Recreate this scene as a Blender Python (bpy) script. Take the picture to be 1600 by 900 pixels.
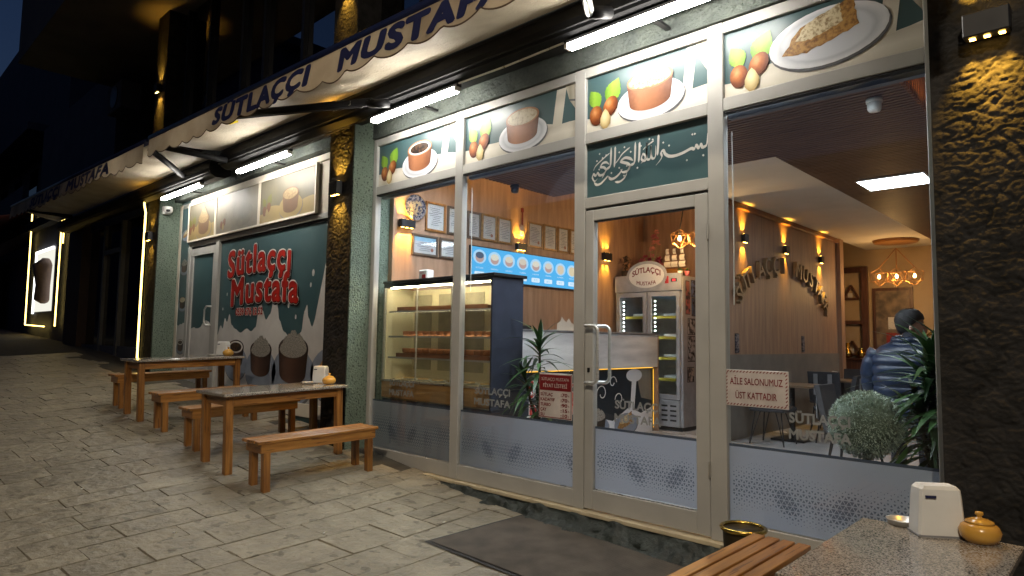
import bpy, bmesh, math, random
from mathutils import Vector, Matrix, noise
random.seed(7)
for o in list(bpy.data.objects): bpy.data.objects.remove(o)
sc = bpy.context.scene
COL = sc.collection
R = math.radians
PI = math.pi

# ------------------------------------------------------------------ camera
cam = bpy.data.cameras.new('camera'); camo = bpy.data.objects.new('camera', cam); COL.objects.link(camo)
cam.sensor_width = 36.0; cam.lens = 36.0 * 1027.5 / 1600.0; cam.clip_start = 0.05; cam.clip_end = 600
yaw, pitch, roll = R(43.611), R(4.537), R(0.853)
fw = Vector((-math.sin(yaw) * math.cos(pitch), math.cos(yaw) * math.cos(pitch), math.sin(pitch)))
r0 = Vector((math.cos(yaw), math.sin(yaw), 0)); u0 = r0.cross(fw)
rt = math.cos(roll) * r0 + math.sin(roll) * u0
up = -math.sin(roll) * r0 + math.cos(roll) * u0
CAM = Vector((0, -4.18, 1.29))
camo.matrix_world = Matrix(((rt.x, up.x, -fw.x, CAM.x), (rt.y, up.y, -fw.y, CAM.y), (rt.z, up.z, -fw.z, CAM.z), (0, 0, 0, 1)))
sc.camera = camo

# ------------------------------------------------------------------ sky, sun, exposure
w = bpy.data.worlds.new('World'); sc.world = w; w.use_nodes = True
nt = w.node_tree; nt.nodes.clear()
sky = nt.nodes.new('ShaderNodeTexSky'); sky.sky_type = 'NISHITA'; sky.sun_disc = False
sky.sun_elevation = R(-1.2); sky.sun_rotation = R(215); sky.ozone_density = 3.0; sky.dust_density = 0.6
bg = nt.nodes.new('ShaderNodeBackground'); bg.inputs['Strength'].default_value = SKY_STRENGTH = 0.15
wo = nt.nodes.new('ShaderNodeOutputWorld')
nt.links.new(sky.outputs[0], bg.inputs[0]); nt.links.new(bg.outputs[0], wo.inputs[0])
sd = bpy.data.lights.new('sun', 'SUN'); sd.energy = 0.006; sd.angle = R(12); sd.color = (0.7, 0.8, 1.0)
so = bpy.data.objects.new('sun', sd); COL.objects.link(so); so.rotation_euler = (R(80), 0, R(-35)); so.location = (0, -20, 20)
sc.view_settings.view_transform = 'Standard'; sc.view_settings.look = 'None'
sc.view_settings.exposure = 0.32; sc.view_settings.gamma = 1.0; sc.view_settings.use_curve_mapping = False
sc.cycles.use_denoising = True
sc.cycles.max_bounces = 10; sc.cycles.transparent_max_bounces = 24; sc.cycles.diffuse_bounces = 4
sc.cycles.sample_clamp_indirect = 6.0
sc.cycles.caustics_reflective = False; sc.cycles.caustics_refractive = False

# ------------------------------------------------------------------ materials
MATS = {}
def newmat(name):
    m = bpy.data.materials.new(name); m.use_nodes = True; m.node_tree.nodes.clear()
    MATS[name] = m
    return m, m.node_tree.nodes, m.node_tree.links
def coords(n, l, scale=(1, 1, 1), rnd=True, rot=(0, 0, 0)):
    tc = n.new('ShaderNodeTexCoord'); mp = n.new('ShaderNodeMapping')
    mp.inputs['Scale'].default_value = scale; mp.inputs['Rotation'].default_value = rot
    if rnd:
        oi = n.new('ShaderNodeObjectInfo'); ad = n.new('ShaderNodeVectorMath'); ad.operation = 'MULTIPLY_ADD'
        cb = n.new('ShaderNodeCombineXYZ')
        for i in range(3): l.new(oi.outputs['Random'], cb.inputs[i])
        l.new(cb.outputs[0], ad.inputs[0]); ad.inputs[1].default_value = (37, 23, 51); l.new(tc.outputs['Object'], ad.inputs[2])
        l.new(ad.outputs[0], mp.inputs[0])
    else:
        l.new(tc.outputs['Object'], mp.inputs[0])
    return mp.outputs[0]
def mat(name, c1, c2=None, scale=8.0, rough=0.6, metal=0.0, bump=0.0, bscale=None, stretch=(1, 1, 1), detail=5.0,
        rvar=0.1, rnd=True, spec=0.5, objvar=0.0, lo=0.35, hi=0.65, coat=0.0, bdist=0.01, speck=None, rot=(0, 0, 0)):
    m, n, l = newmat(name)
    out = n.new('ShaderNodeOutputMaterial'); p = n.new('ShaderNodeBsdfPrincipled'); l.new(p.outputs[0], out.inputs[0])
    p.inputs['Metallic'].default_value = metal; p.inputs['Specular IOR Level'].default_value = spec
    p.inputs['Coat Weight'].default_value = coat
    v = coords(n, l, stretch, rnd, rot)
    c2 = c2 or tuple(x * 0.8 for x in c1)
    nz = n.new('ShaderNodeTexNoise'); nz.inputs['Scale'].default_value = scale; nz.inputs['Detail'].default_value = detail
    l.new(v, nz.inputs[0])
    rp = n.new('ShaderNodeValToRGB'); rp.color_ramp.elements[0].position = lo; rp.color_ramp.elements[1].position = hi
    rp.color_ramp.elements[0].color = (*c2, 1); rp.color_ramp.elements[1].color = (*c1, 1)
    l.new(nz.outputs[0], rp.inputs[0]); col = rp.outputs[0]
    if speck:
        vs, thr, sc_ = speck
        vn = n.new('ShaderNodeTexNoise'); vn.inputs['Scale'].default_value = vs; vn.inputs['Detail'].default_value = 2
        l.new(v, vn.inputs[0])
        gt = n.new('ShaderNodeMapRange'); gt.inputs[1].default_value = thr; gt.inputs[2].default_value = thr + 0.04
        l.new(vn.outputs[0], gt.inputs[0])
        mx = n.new('ShaderNodeMix'); mx.data_type = 'RGBA'; l.new(gt.outputs[0], mx.inputs[0]); l.new(col, mx.inputs[6])
        mx.inputs[7].default_value = (*sc_, 1); col = mx.outputs[2]
    if objvar:
        oi = n.new('ShaderNodeObjectInfo'); mr = n.new('ShaderNodeMapRange')
        mr.inputs[3].default_value = 1 - objvar; mr.inputs[4].default_value = 1 + objvar; l.new(oi.outputs['Random'], mr.inputs[0])
        hs = n.new('ShaderNodeHueSaturation'); l.new(mr.outputs[0], hs.inputs['Value']); l.new(col, hs.inputs['Color']); col = hs.outputs[0]
    l.new(col, p.inputs['Base Color'])
    rr = n.new('ShaderNodeMapRange'); rr.inputs[3].default_value = max(0.02, rough - rvar); rr.inputs[4].default_value = min(1, rough + rvar)
    l.new(nz.outputs[0], rr.inputs[0]); l.new(rr.outputs[0], p.inputs['Roughness'])
    if bump:
        bn = n.new('ShaderNodeTexNoise'); bn.inputs['Scale'].default_value = bscale or scale * 3; bn.inputs['Detail'].default_value = 6
        l.new(v, bn.inputs[0])
        bp = n.new('ShaderNodeBump'); bp.inputs['Strength'].default_value = bump; bp.inputs['Distance'].default_value = bdist
        l.new(bn.outputs[0], bp.inputs['Height']); l.new(bp.outputs[0], p.inputs['Normal'])
    return m
def wood(name, c1, c2, axis='y', rough=0.4, scale=3.0, objvar=0.12, coat=0.15, fine=14, speck=None):
    s = {'x': (1, fine, fine), 'y': (fine, 1, fine), 'z': (fine, fine, 1)}[axis]
    return mat(name, c1, c2, scale=scale, rough=rough, stretch=s, detail=6, bump=0.25, bscale=scale * 2.5, objvar=objvar, coat=coat, lo=0.3, hi=0.7, bdist=0.004, speck=speck)
def emit(name, c, s):
    m, n, l = newmat(name)
    out = n.new('ShaderNodeOutputMaterial'); e = n.new('ShaderNodeEmission'); e.inputs[0].default_value = (*c, 1); e.inputs[1].default_value = s
    l.new(e.outputs[0], out.inputs[0]); return m
def glass(name, tint=(0.96, 0.98, 0.98), base=0.04, gain=0.8, rough=0.0, power=4.0):
    m, n, l = newmat(name)
    out = n.new('ShaderNodeOutputMaterial'); t = n.new('ShaderNodeBsdfTransparent'); t.inputs[0].default_value = (*tint, 1)
    g = n.new('ShaderNodeBsdfGlossy'); g.inputs['Roughness'].default_value = rough
    lw = n.new('ShaderNodeLayerWeight'); lw.inputs[0].default_value = 0.5
    pw = n.new('ShaderNodeMath'); pw.operation = 'POWER'; pw.inputs[1].default_value = power; l.new(lw.outputs['Facing'], pw.inputs[0])
    ma = n.new('ShaderNodeMath'); ma.operation = 'MULTIPLY_ADD'; ma.inputs[1].default_value = gain; ma.inputs[2].default_value = base
    l.new(pw.outputs[0], ma.inputs[0])
    mx = n.new('ShaderNodeMixShader'); l.new(ma.outputs[0], mx.inputs[0]); l.new(t.outputs[0], mx.inputs[1]); l.new(g.outputs[0], mx.inputs[2])
    l.new(mx.outputs[0], out.inputs[0]); return m
def film(name, c, opac, trans=0.5):
    m, n, l = newmat(name)
    out = n.new('ShaderNodeOutputMaterial'); t = n.new('ShaderNodeBsdfTransparent')
    d = n.new('ShaderNodeBsdfDiffuse'); d.inputs[0].default_value = (*c, 1)
    tr = n.new('ShaderNodeBsdfTranslucent'); tr.inputs[0].default_value = (*c, 1)
    m1 = n.new('ShaderNodeMixShader'); m1.inputs[0].default_value = trans; l.new(d.outputs[0], m1.inputs[1]); l.new(tr.outputs[0], m1.inputs[2])
    m2 = n.new('ShaderNodeMixShader'); m2.inputs[0].default_value = opac; l.new(t.outputs[0], m2.inputs[1]); l.new(m1.outputs[0], m2.inputs[2])
    l.new(m2.outputs[0], out.inputs[0]); return m
def cloth(name, c1, c2, trans=0.35, bump=0.5, bscale=20):
    m, n, l = newmat(name)
    out = n.new('ShaderNodeOutputMaterial'); v = coords(n, l, (1, 1, 1), True)
    nz = n.new('ShaderNodeTexNoise'); nz.inputs['Scale'].default_value = 1.7; nz.inputs['Detail'].default_value = 6; l.new(v, nz.inputs[0])
    rp = n.new('ShaderNodeValToRGB'); rp.color_ramp.elements[0].position = 0.33; rp.color_ramp.elements[1].position = 0.62
    rp.color_ramp.elements[0].color = (*c2, 1); rp.color_ramp.elements[1].color = (*c1, 1); l.new(nz.outputs[0], rp.inputs[0])
    bn = n.new('ShaderNodeTexNoise'); bn.inputs['Scale'].default_value = bscale; bn.inputs['Detail'].default_value = 4; bn.inputs['Distortion'].default_value = 1.2; l.new(v, bn.inputs[0])
    bp = n.new('ShaderNodeBump'); bp.inputs['Strength'].default_value = bump; bp.inputs['Distance'].default_value = 0.02; l.new(bn.outputs[0], bp.inputs['Height'])
    d = n.new('ShaderNodeBsdfPrincipled'); d.inputs['Roughness'].default_value = 0.6; l.new(rp.outputs[0], d.inputs[0]); l.new(bp.outputs[0], d.inputs['Normal'])
    tr = n.new('ShaderNodeBsdfTranslucent'); l.new(rp.outputs[0], tr.inputs[0]); l.new(bp.outputs[0], tr.inputs['Normal'])
    mx = n.new('ShaderNodeMixShader'); mx.inputs[0].default_value = trans; l.new(d.outputs[0], mx.inputs[1]); l.new(tr.outputs[0], mx.inputs[2])
    l.new(mx.outputs[0], out.inputs[0]); return m

alu = mat('champagne_aluminium', (0.44, 0.43, 0.405), (0.375, 0.366, 0.345), scale=2.5, rough=0.42, spec=0.5, bump=0.02, stretch=(1, 1, 1))
alu_lip = mat('bare_aluminium', (0.6, 0.6, 0.58), rough=0.3, metal=0.9)
blackgap = mat('black_gasket', (0.012, 0.012, 0.013), rough=0.7)
green = mat('green_render', (0.155, 0.20, 0.155), (0.115, 0.155, 0.12), scale=3, rough=0.9, bump=0.9, bscale=55, rnd=False, bdist=0.02, speck=(45, 0.585, (0.045, 0.06, 0.05)))
darkst = mat('charcoal_render', (0.03, 0.029, 0.029), (0.014, 0.014, 0.014), scale=9, rough=0.9, spec=0.15, bump=0.5, bscale=30, rnd=False, bdist=0.02)
fascia = mat('grey_green_render', (0.10, 0.115, 0.10), (0.06, 0.07, 0.065), scale=4, rough=0.9, bump=1.0, bscale=26, rnd=False, bdist=0.03)
kerbst = mat('dark_green_stone', (0.038, 0.048, 0.043), (0.014, 0.019, 0.017), scale=7, rough=0.6, bump=0.7, bscale=22, rnd=False, bdist=0.03)
beige = mat('beige_marble', (0.62, 0.53, 0.36), (0.5, 0.42, 0.28), scale=6, rough=0.4)
stone = mat('stamped_concrete', (0.29, 0.252, 0.185), (0.18, 0.157, 0.117), scale=5.0, rough=0.46, bump=0.9, bscale=11, objvar=0.13, rvar=0.22, detail=9, bdist=0.035, lo=0.3, hi=0.68, speck=(9, 0.63, (0.125, 0.105, 0.075)))
joint = mat('pavement_joint', (0.075, 0.067, 0.053), (0.045, 0.04, 0.032), scale=8, rough=0.9, rnd=False, bump=0.3)
teak = wood('varnished_bench_wood', (0.38, 0.175, 0.04), (0.20, 0.078, 0.017), 'y', objvar=0.2, rough=0.36, speck=(4.0, 0.62, (0.12, 0.045, 0.013)))
teakz = wood('varnished_leg_wood', (0.345, 0.155, 0.036), (0.17, 0.064, 0.015), 'z', objvar=0.2, rough=0.36, speck=(4.0, 0.62, (0.12, 0.045, 0.013)))
teakx = wood('varnished_apron_wood', (0.345, 0.155, 0.036), (0.17, 0.064, 0.015), 'x', objvar=0.2, rough=0.36, speck=(4.0, 0.62, (0.12, 0.045, 0.013)))
granite = mat('speckled_granite', (0.40, 0.35, 0.29), (0.045, 0.04, 0.037), scale=150, rough=0.16, detail=3, lo=0.38, hi=0.58, rvar=0.05, coat=0.3)
black = mat('black_metal', (0.014, 0.014, 0.016), rough=0.4)
cassm = mat('dark_awning_metal', (0.010, 0.010, 0.011), rough=0.55, spec=0.12)
chrome = mat('brushed_steel', (0.62, 0.62, 0.6), rough=0.38, metal=0.55, stretch=(1, 1, 20))
brass = mat('brass', (0.55, 0.36, 0.08), rough=0.25, metal=1.0)
white = mat('white_plastic', (0.74, 0.74, 0.72), (0.68, 0.68, 0.66), rough=0.4)
cream = mat('cream_paint', (0.66, 0.60, 0.50), (0.6, 0.54, 0.45), scale=2, rough=0.8)
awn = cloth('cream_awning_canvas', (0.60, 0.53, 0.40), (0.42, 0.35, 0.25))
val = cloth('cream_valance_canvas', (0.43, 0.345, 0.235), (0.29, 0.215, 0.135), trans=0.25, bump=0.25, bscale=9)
navy = mat('navy_print', (0.012, 0.016, 0.075), rough=0.7)
navybar = mat('navy_bar', (0.012, 0.016, 0.05), rough=0.35)
oakz = wood('oak_wall_board', (0.37, 0.235, 0.155), (0.235, 0.14, 0.09), 'z', rough=0.55, scale=1.6, objvar=0.07, coat=0, fine=9)
slatw = wood('dark_slat_wood', (0.21, 0.115, 0.07), (0.11, 0.06, 0.038), 'x', rough=0.5, coat=0)
slatv = wood('orange_slat_wood', (0.30, 0.12, 0.045), (0.15, 0.055, 0.02), 'z', rough=0.5, coat=0)
greywood = wood('grey_washed_wood', (0.66, 0.66, 0.65), (0.42, 0.42, 0.43), 'y', rough=0.5, scale=1.3, coat=0, fine=6, objvar=0.03)
tile = mat('pale_floor_tile', (0.5, 0.5, 0.5), (0.42, 0.42, 0.43), scale=1.5, rough=0.25, rnd=True, objvar=0.04)
glassm = glass('window_glass', base=0.055, gain=0.85, power=3.5)
doorglass = glass('dark_street_glass', tint=(0.10, 0.11, 0.13), base=0.08, gain=0.7, power=3)
caseglass = glass('case_glass', base=0.03, gain=0.6)
upglass = glass('upper_floor_glass', tint=(0.03, 0.03, 0.035), base=0.25, gain=0.7, power=2.0)
frost = film('frosted_film', (0.58, 0.625, 0.73), 0.84, 0.5)
frostdot = film('film_cutout', (0.20, 0.245, 0.33), 0.7, 0.45)
frostline = film('film_edge_line', (0.10, 0.13, 0.19), 0.9, 0.3)
etch = film('etched_lettering', (0.55, 0.55, 0.55), 0.5, 0.3)
def pmat(name, stops, mode='x', c=(.5, .5), scale=25, amt=.25, rough=.35):
    """printed picture: tone runs across the printed shape as in the artwork"""
    m, n, l = newmat(name); out = n.new('ShaderNodeOutputMaterial'); p = n.new('ShaderNodeBsdfPrincipled'); l.new(p.outputs[0], out.inputs[0]); p.inputs['Roughness'].default_value = rough
    tc = n.new('ShaderNodeTexCoord'); sp = n.new('ShaderNodeSeparateXYZ'); l.new(tc.outputs['Generated'], sp.inputs[0])
    if mode == 'r':
        sb = n.new('ShaderNodeVectorMath'); sb.operation = 'DISTANCE'; cb = n.new('ShaderNodeCombineXYZ'); l.new(sp.outputs[0], cb.inputs[0]); l.new(sp.outputs[2], cb.inputs[1])
        l.new(cb.outputs[0], sb.inputs[0]); sb.inputs[1].default_value = (c[0], c[1], 0); f = sb.outputs['Value']
    else: f = sp.outputs[0 if mode == 'x' else 2]
    nz = n.new('ShaderNodeTexNoise'); nz.inputs['Scale'].default_value = scale; nz.inputs['Detail'].default_value = 5; l.new(tc.outputs['Object'], nz.inputs[0])
    ma = n.new('ShaderNodeMath'); ma.operation = 'MULTIPLY_ADD'; l.new(nz.outputs[0], ma.inputs[0]); ma.inputs[1].default_value = amt; l.new(f, ma.inputs[2])
    sb2 = n.new('ShaderNodeMath'); sb2.operation = 'SUBTRACT'; l.new(ma.outputs[0], sb2.inputs[0]); sb2.inputs[1].default_value = amt * .5
    rp = n.new('ShaderNodeValToRGB'); el = rp.color_ramp.elements
    for k, (pos, col) in enumerate(stops):
        e = el[k] if k < 2 else el.new(pos); e.position = pos; e.color = (*col, 1)
    l.new(sb2.outputs[0], rp.inputs[0]); l.new(rp.outputs[0], p.inputs[0]); return m
# printing inks
teal = mat('teal_print', (0.062, 0.115, 0.125), (0.042, 0.088, 0.098), scale=1.2, rough=0.35)
milk = pmat('milk_print', [(0, (.58, .54, .45)), (.45, (.70, .66, .57)), (.8, (.56, .52, .44)), (1, (.74, .71, .64))], 'z', amt=.5, scale=5)
milkg = mat('grey_milk_print', (0.62, 0.60, 0.57), (0.47, 0.455, 0.44), scale=2.0, rough=0.4)
plateW = pmat('plate_print', [(0, (.50, .52, .57)), (.36, (.60, .62, .66)), (.40, (.48, .50, .54)), (.47, (.70, .71, .74))], 'r', amt=.03)
plateSh = mat('plate_edge_print', (0.12, 0.12, 0.13), rough=0.35)
plateB = mat('blue_plate_print', (0.235, 0.275, 0.35), (0.185, 0.22, 0.285), scale=4, rough=0.35)
terra = pmat('terracotta_print', [(0, (.15, .055, .03)), (.3, (.40, .17, .085)), (.6, (.30, .12, .055)), (1, (.10, .035, .02))], 'x', amt=.22, scale=30)
terraR = mat('terracotta_rim_print', (0.42, 0.20, 0.10), (0.33, 0.14, 0.07), scale=12, rough=0.4)
terraD = pmat('dark_clay_print', [(0, (.02, .012, .01)), (.3, (.10, .05, .035)), (.6, (.06, .03, .022)), (1, (.015, .01, .008))], 'x', amt=.25, scale=25)
choc = mat('caramel_print', (0.10, 0.05, 0.025), (0.012, 0.009, 0.009), scale=30, rough=0.35, lo=0.42, hi=0.6)
pudding = mat('pudding_print', (0.56, 0.48, 0.33), (0.36, 0.28, 0.17), scale=40, rough=0.4, lo=0.3, hi=0.55)
nuts = mat('crumb_print', (0.62, 0.52, 0.33), (0.26, 0.17, 0.08), scale=55, rough=0.4, lo=0.34, hi=0.55)
greynuts = mat('grey_crumb_print', (0.33, 0.31, 0.27), (0.13, 0.115, 0.10), scale=60, rough=0.4, lo=0.36, hi=0.56)
kadayif = mat('kadayif_print', (0.42, 0.22, 0.055), (0.17, 0.07, 0.018), scale=45, rough=0.4, lo=0.34, hi=0.6)
leafp = pmat('leaf_print', [(0, (.10, .24, .02)), (.45, (.26, .44, .05)), (1, (.16, .34, .03))], 'x', amt=.35, scale=60)
nutp = pmat('hazelnut_print', [(0, (.62, .30, .12)), (.25, (.38, .12, .03)), (.5, (.15, .035, .01)), (.7, (.07, .015, .006))], 'r', (.38, .68), amt=.22, scale=40)
nutk = pmat('peeled_nut_print', [(0, (.80, .70, .45)), (.3, (.64, .52, .27)), (.6, (.36, .25, .10))], 'r', (.42, .62), amt=.10)
jugp = pmat('jug_print', [(0, (.62, .58, .48)), (.4, (.34, .31, .24)), (.7, (.48, .44, .36)), (1, (.22, .2, .16))], 'x', amt=.2, scale=6)
inkr = mat('red_print', (0.46, 0.022, 0.012), (0.36, 0.015, 0.01), rough=0.35)
inkw = mat('white_print', (0.75, 0.73, 0.68), rough=0.35)
inkk = mat('black_print', (0.01, 0.01, 0.01), rough=0.4)
maroon = mat('maroon_print', (0.20, 0.012, 0.016), rough=0.4)
signw = mat('sign_white', (0.62, 0.56, 0.53), rough=0.35)
# yellowed film posters of the left bay, the middle one paled by painted glare
f_bg = mat('faded_print_ground', (0.136, 0.118, 0.077), (0.093, 0.084, 0.059), scale=3, rough=0.5)
f_cr = mat('faded_cream_print', (0.260, 0.192, 0.081), (0.211, 0.155, 0.062), scale=3, rough=0.5)
f_pot = mat('faded_pot_print', (0.130, 0.074, 0.043), rough=0.5)
f_top = mat('faded_topping_print', (0.273, 0.198, 0.099), (0.174, 0.118, 0.056), scale=40, rough=0.5)
f_gr = mat('glare_print', (0.205, 0.180, 0.130), (0.136, 0.118, 0.087), scale=2.4, rough=0.5)
f_gr2 = mat('glare_plate_print', (0.186, 0.161, 0.112), rough=0.5)
f_leaf = mat('faded_leaf_print', (0.124, 0.124, 0.031), rough=0.5)
f_nut = mat('faded_nut_print', (0.136, 0.056, 0.028), rough=0.5)

LED = 62.0; PANEL = 32.0
LAMP = (2.2, -9.6, -0.3); LAMP_W = 3000
# ------------------------------------------------------------------ mesh helpers
ORIG = {}
def tag(o, label=None, cat=None, group=None, kind=None):
    if label: o['label'] = label
    if cat: o['category'] = cat
    if group: o['group'] = group
    if kind: o['kind'] = kind
    return o
def empty(name, loc=(0, 0, 0), label=None, cat=None, group=None, rz=0.0, parent=None):
    o = bpy.data.objects.new(name, None); COL.objects.link(o); o.location = loc; o.rotation_euler = (0, 0, rz); o.empty_display_size = 0.1
    ORIG[o.name] = Vector(loc)
    if parent: o.parent = parent
    return tag(o, label, cat, group)
def link(name, me, m=None, parent=None, **kw):
    o = bpy.data.objects.new(name, me); COL.objects.link(o)
    if m is not None and not me.materials: me.materials.append(m)
    if parent is not None:
        o.parent = parent; ORIG[o.name] = ORIG.get(parent.name, Vector((0, 0, 0)))
    else: ORIG[o.name] = Vector((0, 0, 0))
    return tag(o, **kw)
class MB:
    def __init__(s): s.v = []; s.f = []
    def add(s, vs, fs):
        b = len(s.v); s.v += [tuple(v) for v in vs]; s.f += [tuple(i + b for i in f) for f in fs]; return s
    def box(s, x0, x1, y0, y1, z0, z1, ch=0.0):
        if ch:
            bm = bmesh.new(); bmesh.ops.create_cube(bm, size=1)
            for v in bm.verts: v.co = ((x0 + x1) / 2 + v.co.x * (x1 - x0), (y0 + y1) / 2 + v.co.y * (y1 - y0), (z0 + z1) / 2 + v.co.z * (z1 - z0))
            bmesh.ops.bevel(bm, geom=bm.edges[:], offset=ch, segments=1, affect='EDGES')
            bm.verts.ensure_lookup_table(); s.add([v.co[:] for v in bm.verts], [[v.index for v in f.verts] for f in bm.faces]); bm.free(); return s
        v = [(x0, y0, z0), (x1, y0, z0), (x1, y1, z0), (x0, y1, z0), (x0, y0, z1), (x1, y0, z1), (x1, y1, z1), (x0, y1, z1)]
        return s.add(v, [(0, 3, 2, 1), (4, 5, 6, 7), (0, 1, 5, 4), (1, 2, 6, 5), (2, 3, 7, 6), (3, 0, 4, 7)])
    def tube(s, pts, r, n=8, r2=None, cap=True):
        pts = [Vector(p) for p in pts]; rings = []; N = len(pts); prev = None
        for i, p in enumerate(pts):
            d = (pts[min(i + 1, N - 1)] - pts[max(i - 1, 0)]).normalized()
            a = Vector((0, 0, 1)) if abs(d.z) < 0.9 else Vector((1, 0, 0))
            if prev is not None: a = prev
            x = (a - d * a.dot(d)).normalized(); y = d.cross(x); prev = x
            rr = r if r2 is None else r + (r2 - r) * i / (N - 1)
            if isinstance(r, (list, tuple)): rr = r[i]
            rings.append([p + x * math.cos(2 * PI * k / n) * rr + y * math.sin(2 * PI * k / n) * rr for k in range(n)])
        return s.loft(rings, cap)
    def loft(s, rings, cap=True, closed=True):
        n = len(rings[0]); vs = [v for r in rings for v in r]; fs = []
        for i in range(len(rings) - 1):
            for k in range(n if closed else n - 1):
                a = i * n + k; b = i * n + (k + 1) % n; fs.append((a, b, b + n, a + n))
        if cap: fs.append(tuple(range(n - 1, -1, -1))); fs.append(tuple(range((len(rings) - 1) * n, len(rings) * n)))
        return s.add(vs, fs)
    def lathe(s, prof, c=(0, 0, 0), n=20, cap=True):
        return s.loft([[(c[0] + r * math.cos(2 * PI * k / n), c[1] + r * math.sin(2 * PI * k / n), c[2] + z) for k in range(n)] for r, z in prof], cap)
    def build(s, name, m, parent=None, smooth=False, local=False, **kw):
        o = ORIG.get(parent.name, Vector((0, 0, 0))) if (parent is not None and not local) else Vector((0, 0, 0))
        me = bpy.data.meshes.new(name); me.from_pydata([(v[0] - o.x, v[1] - o.y, v[2] - o.z) for v in s.v], [], s.f); me.update()
        if smooth: me.polygons.foreach_set('use_smooth', [True] * len(me.polygons))
        return link(name, me, m, parent, **kw)
def B(name, m, parent, x0, x1, y0, y1, z0, z1, ch=0.0, **kw):
    return MB().box(x0, x1, y0, y1, z0, z1, ch).build(name, m, parent, **kw)
class Plane:
    def __init__(s, O, U, V, N): s.O, s.U, s.V, s.N = Vector(O), Vector(U), Vector(V), Vector(N)
    def p(s, u, v, n=0): return s.O + s.U * u + s.V * v + s.N * n
def front(x, y, z): return Plane((x, y, z), (1, 0, 0), (0, 0, 1), (0, -1, 0))      # faces the street
def side(x, y, z): return Plane((x, y, z), (0, 1, 0), (0, 0, 1), (1, 0, 0))       # faces +x
def poly(name, pl, pts, n, m, parent, **kw):
    vs = [pl.p(u, v, n) for u, v in pts]; vs0 = [pl.p(u, v, n - 0.0008) for u, v in pts]; k = len(pts)
    mb = MB().add(vs + vs0, [tuple(range(k))] + [(i, i + k, (i + 1) % k + k, (i + 1) % k) for i in range(k)])
    return mb.build(name, m, parent, **kw)
def ell(cx, cy, rx, ry, n=28, a0=0, a1=2 * PI, rot=0.0):
    o = []
    full = abs(a1 - a0 - 2 * PI) < 1e-6
    for i in range(n if full else n + 1):
        a = a0 + (a1 - a0) * i / n; x, y = rx * math.cos(a), ry * math.sin(a)
        o.append((cx + x * math.cos(rot) - y * math.sin(rot), cy + x * math.sin(rot) + y * math.cos(rot)))
    return o
def text_mesh(s, size=1.0, offset=0.0, shear=0.0, space=1.0, extrude=0.0, align='CENTER', bold=0.0):
    cu = bpy.data.curves.new('lettering', 'FONT'); cu.body = s; cu.size = size; cu.offset = offset; cu.shear = shear; cu.space_character = space
    cu.align_x = align; cu.resolution_u = 3; cu.extrude = extrude; cu.fill_mode = 'FRONT' if extrude == 0 else 'BOTH'
    ob = bpy.data.objects.new('lettering_tmp', cu); COL.objects.link(ob)
    dg = bpy.context.evaluated_depsgraph_get(); me = bpy.data.meshes.new_from_object(ob.evaluated_get(dg))
    bpy.data.objects.remove(ob); bpy.data.curves.remove(cu); me.materials.clear()
    if bold:
        vs = [v.co.copy() for v in me.vertices]; fs = [tuple(f.vertices) for f in me.polygons]; mb = MB()
        for i in range(11):
            a = 2 * PI * i / 10; k = 0 if i == 10 else bold
            mb.add([(v.x + k * math.cos(a), v.y + k * math.sin(a), v.z + .0001 * i) for v in vs], fs)
        bpy.data.meshes.remove(me); me = bpy.data.meshes.new('lettering'); me.from_pydata(mb.v, [], mb.f); me.update()
    return me
def text_on(name, s, pl, u, v, n, width, height, m, parent, offset=0.0, shear=0.0, space=1.0, align='CENTER', warp=None, bold=0.0, **kw):
    """lettering fitted to width x height (height of the capitals), set at u (centre or left), v (baseline)"""
    me = text_mesh(s, 1.0, 0.0, shear, space, 0, 'LEFT', bold or offset)
    xs = [q.co.x for q in me.vertices]; x0, x1 = min(xs), max(xs); caps = 0.73
    o = ORIG.get(parent.name, Vector()) if parent is not None else Vector()
    for q in me.vertices:
        a = (q.co.x - x0) / (x1 - x0); uu = a * width - (width / 2 if align == 'CENTER' else 0); vv = q.co.y / caps * height
        if warp: uu, vv = warp(uu, vv)
        q.co = pl.p(u + uu, v + vv, n + q.co.z) - o
    return link(name, me, m, parent, **kw)
def copy_tree(o, parent=None):
    c = o.copy(); COL.objects.link(c); ORIG[c.name] = ORIG.get(o.name, Vector())
    if parent is not None: c.parent = parent
    for ch in list(o.children): copy_tree(ch, c)
    return c
def interp(x, P):
    if x <= P[0][0]: return P[0][1]
    for (a, b), (c, d) in zip(P, P[1:]):
        if x <= c:
            t = (x - a) / (c - a); return b + (d - b) * t
    return P[-1][1]
BX = [(-90, 3.6), (-30, 1.5), (-22, 1.2), (-16, .92), (-12.1, .62), (-9, .37), (-6.12, .115), (-5.15, 0), (-4.7, -.06), (-4.1, -.1), (-3.6, -.125), (-2.8, -.15), (-2.2, -.18), (0, -.2), (8, -.3), (60, -1)]
CX = [(-60, .05), (-6, .05), (-4, .03), (-2, .01), (40, 0)]
def g(x, y):
    return interp(x, BX) + interp(x, CX) * min(max(y + .2, -3), .3)

# ================================================================== GROUND
xs = [-90, -60, -40, -30, -26, -22, -19, -16, -14, -12.1, -10.5, -9, -7.5, -6.12, -5.6, -5.15, -4.7, -4.1, -3.6, -2.8, -2.2, -1, 0, 3, 8, 20, 60]
ys = [-60, -30, -15, -8, -5, -3.2, -2, -1.2, -.6, -.2, .03]
gv = [(x, y, g(x, y) - 0.014) for y in ys for x in xs]; nx = len(xs)
gf = [(j * nx + i, j * nx + i + 1, (j + 1) * nx + i + 1, (j + 1) * nx + i) for j in range(len(ys) - 1) for i in range(nx - 1)]
MBg = MB().add(gv, gf)
pave = MBg.build('pavement', joint, kind='structure', label='sloping pavement of stamped slate-pattern concrete in front of the shop')

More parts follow.
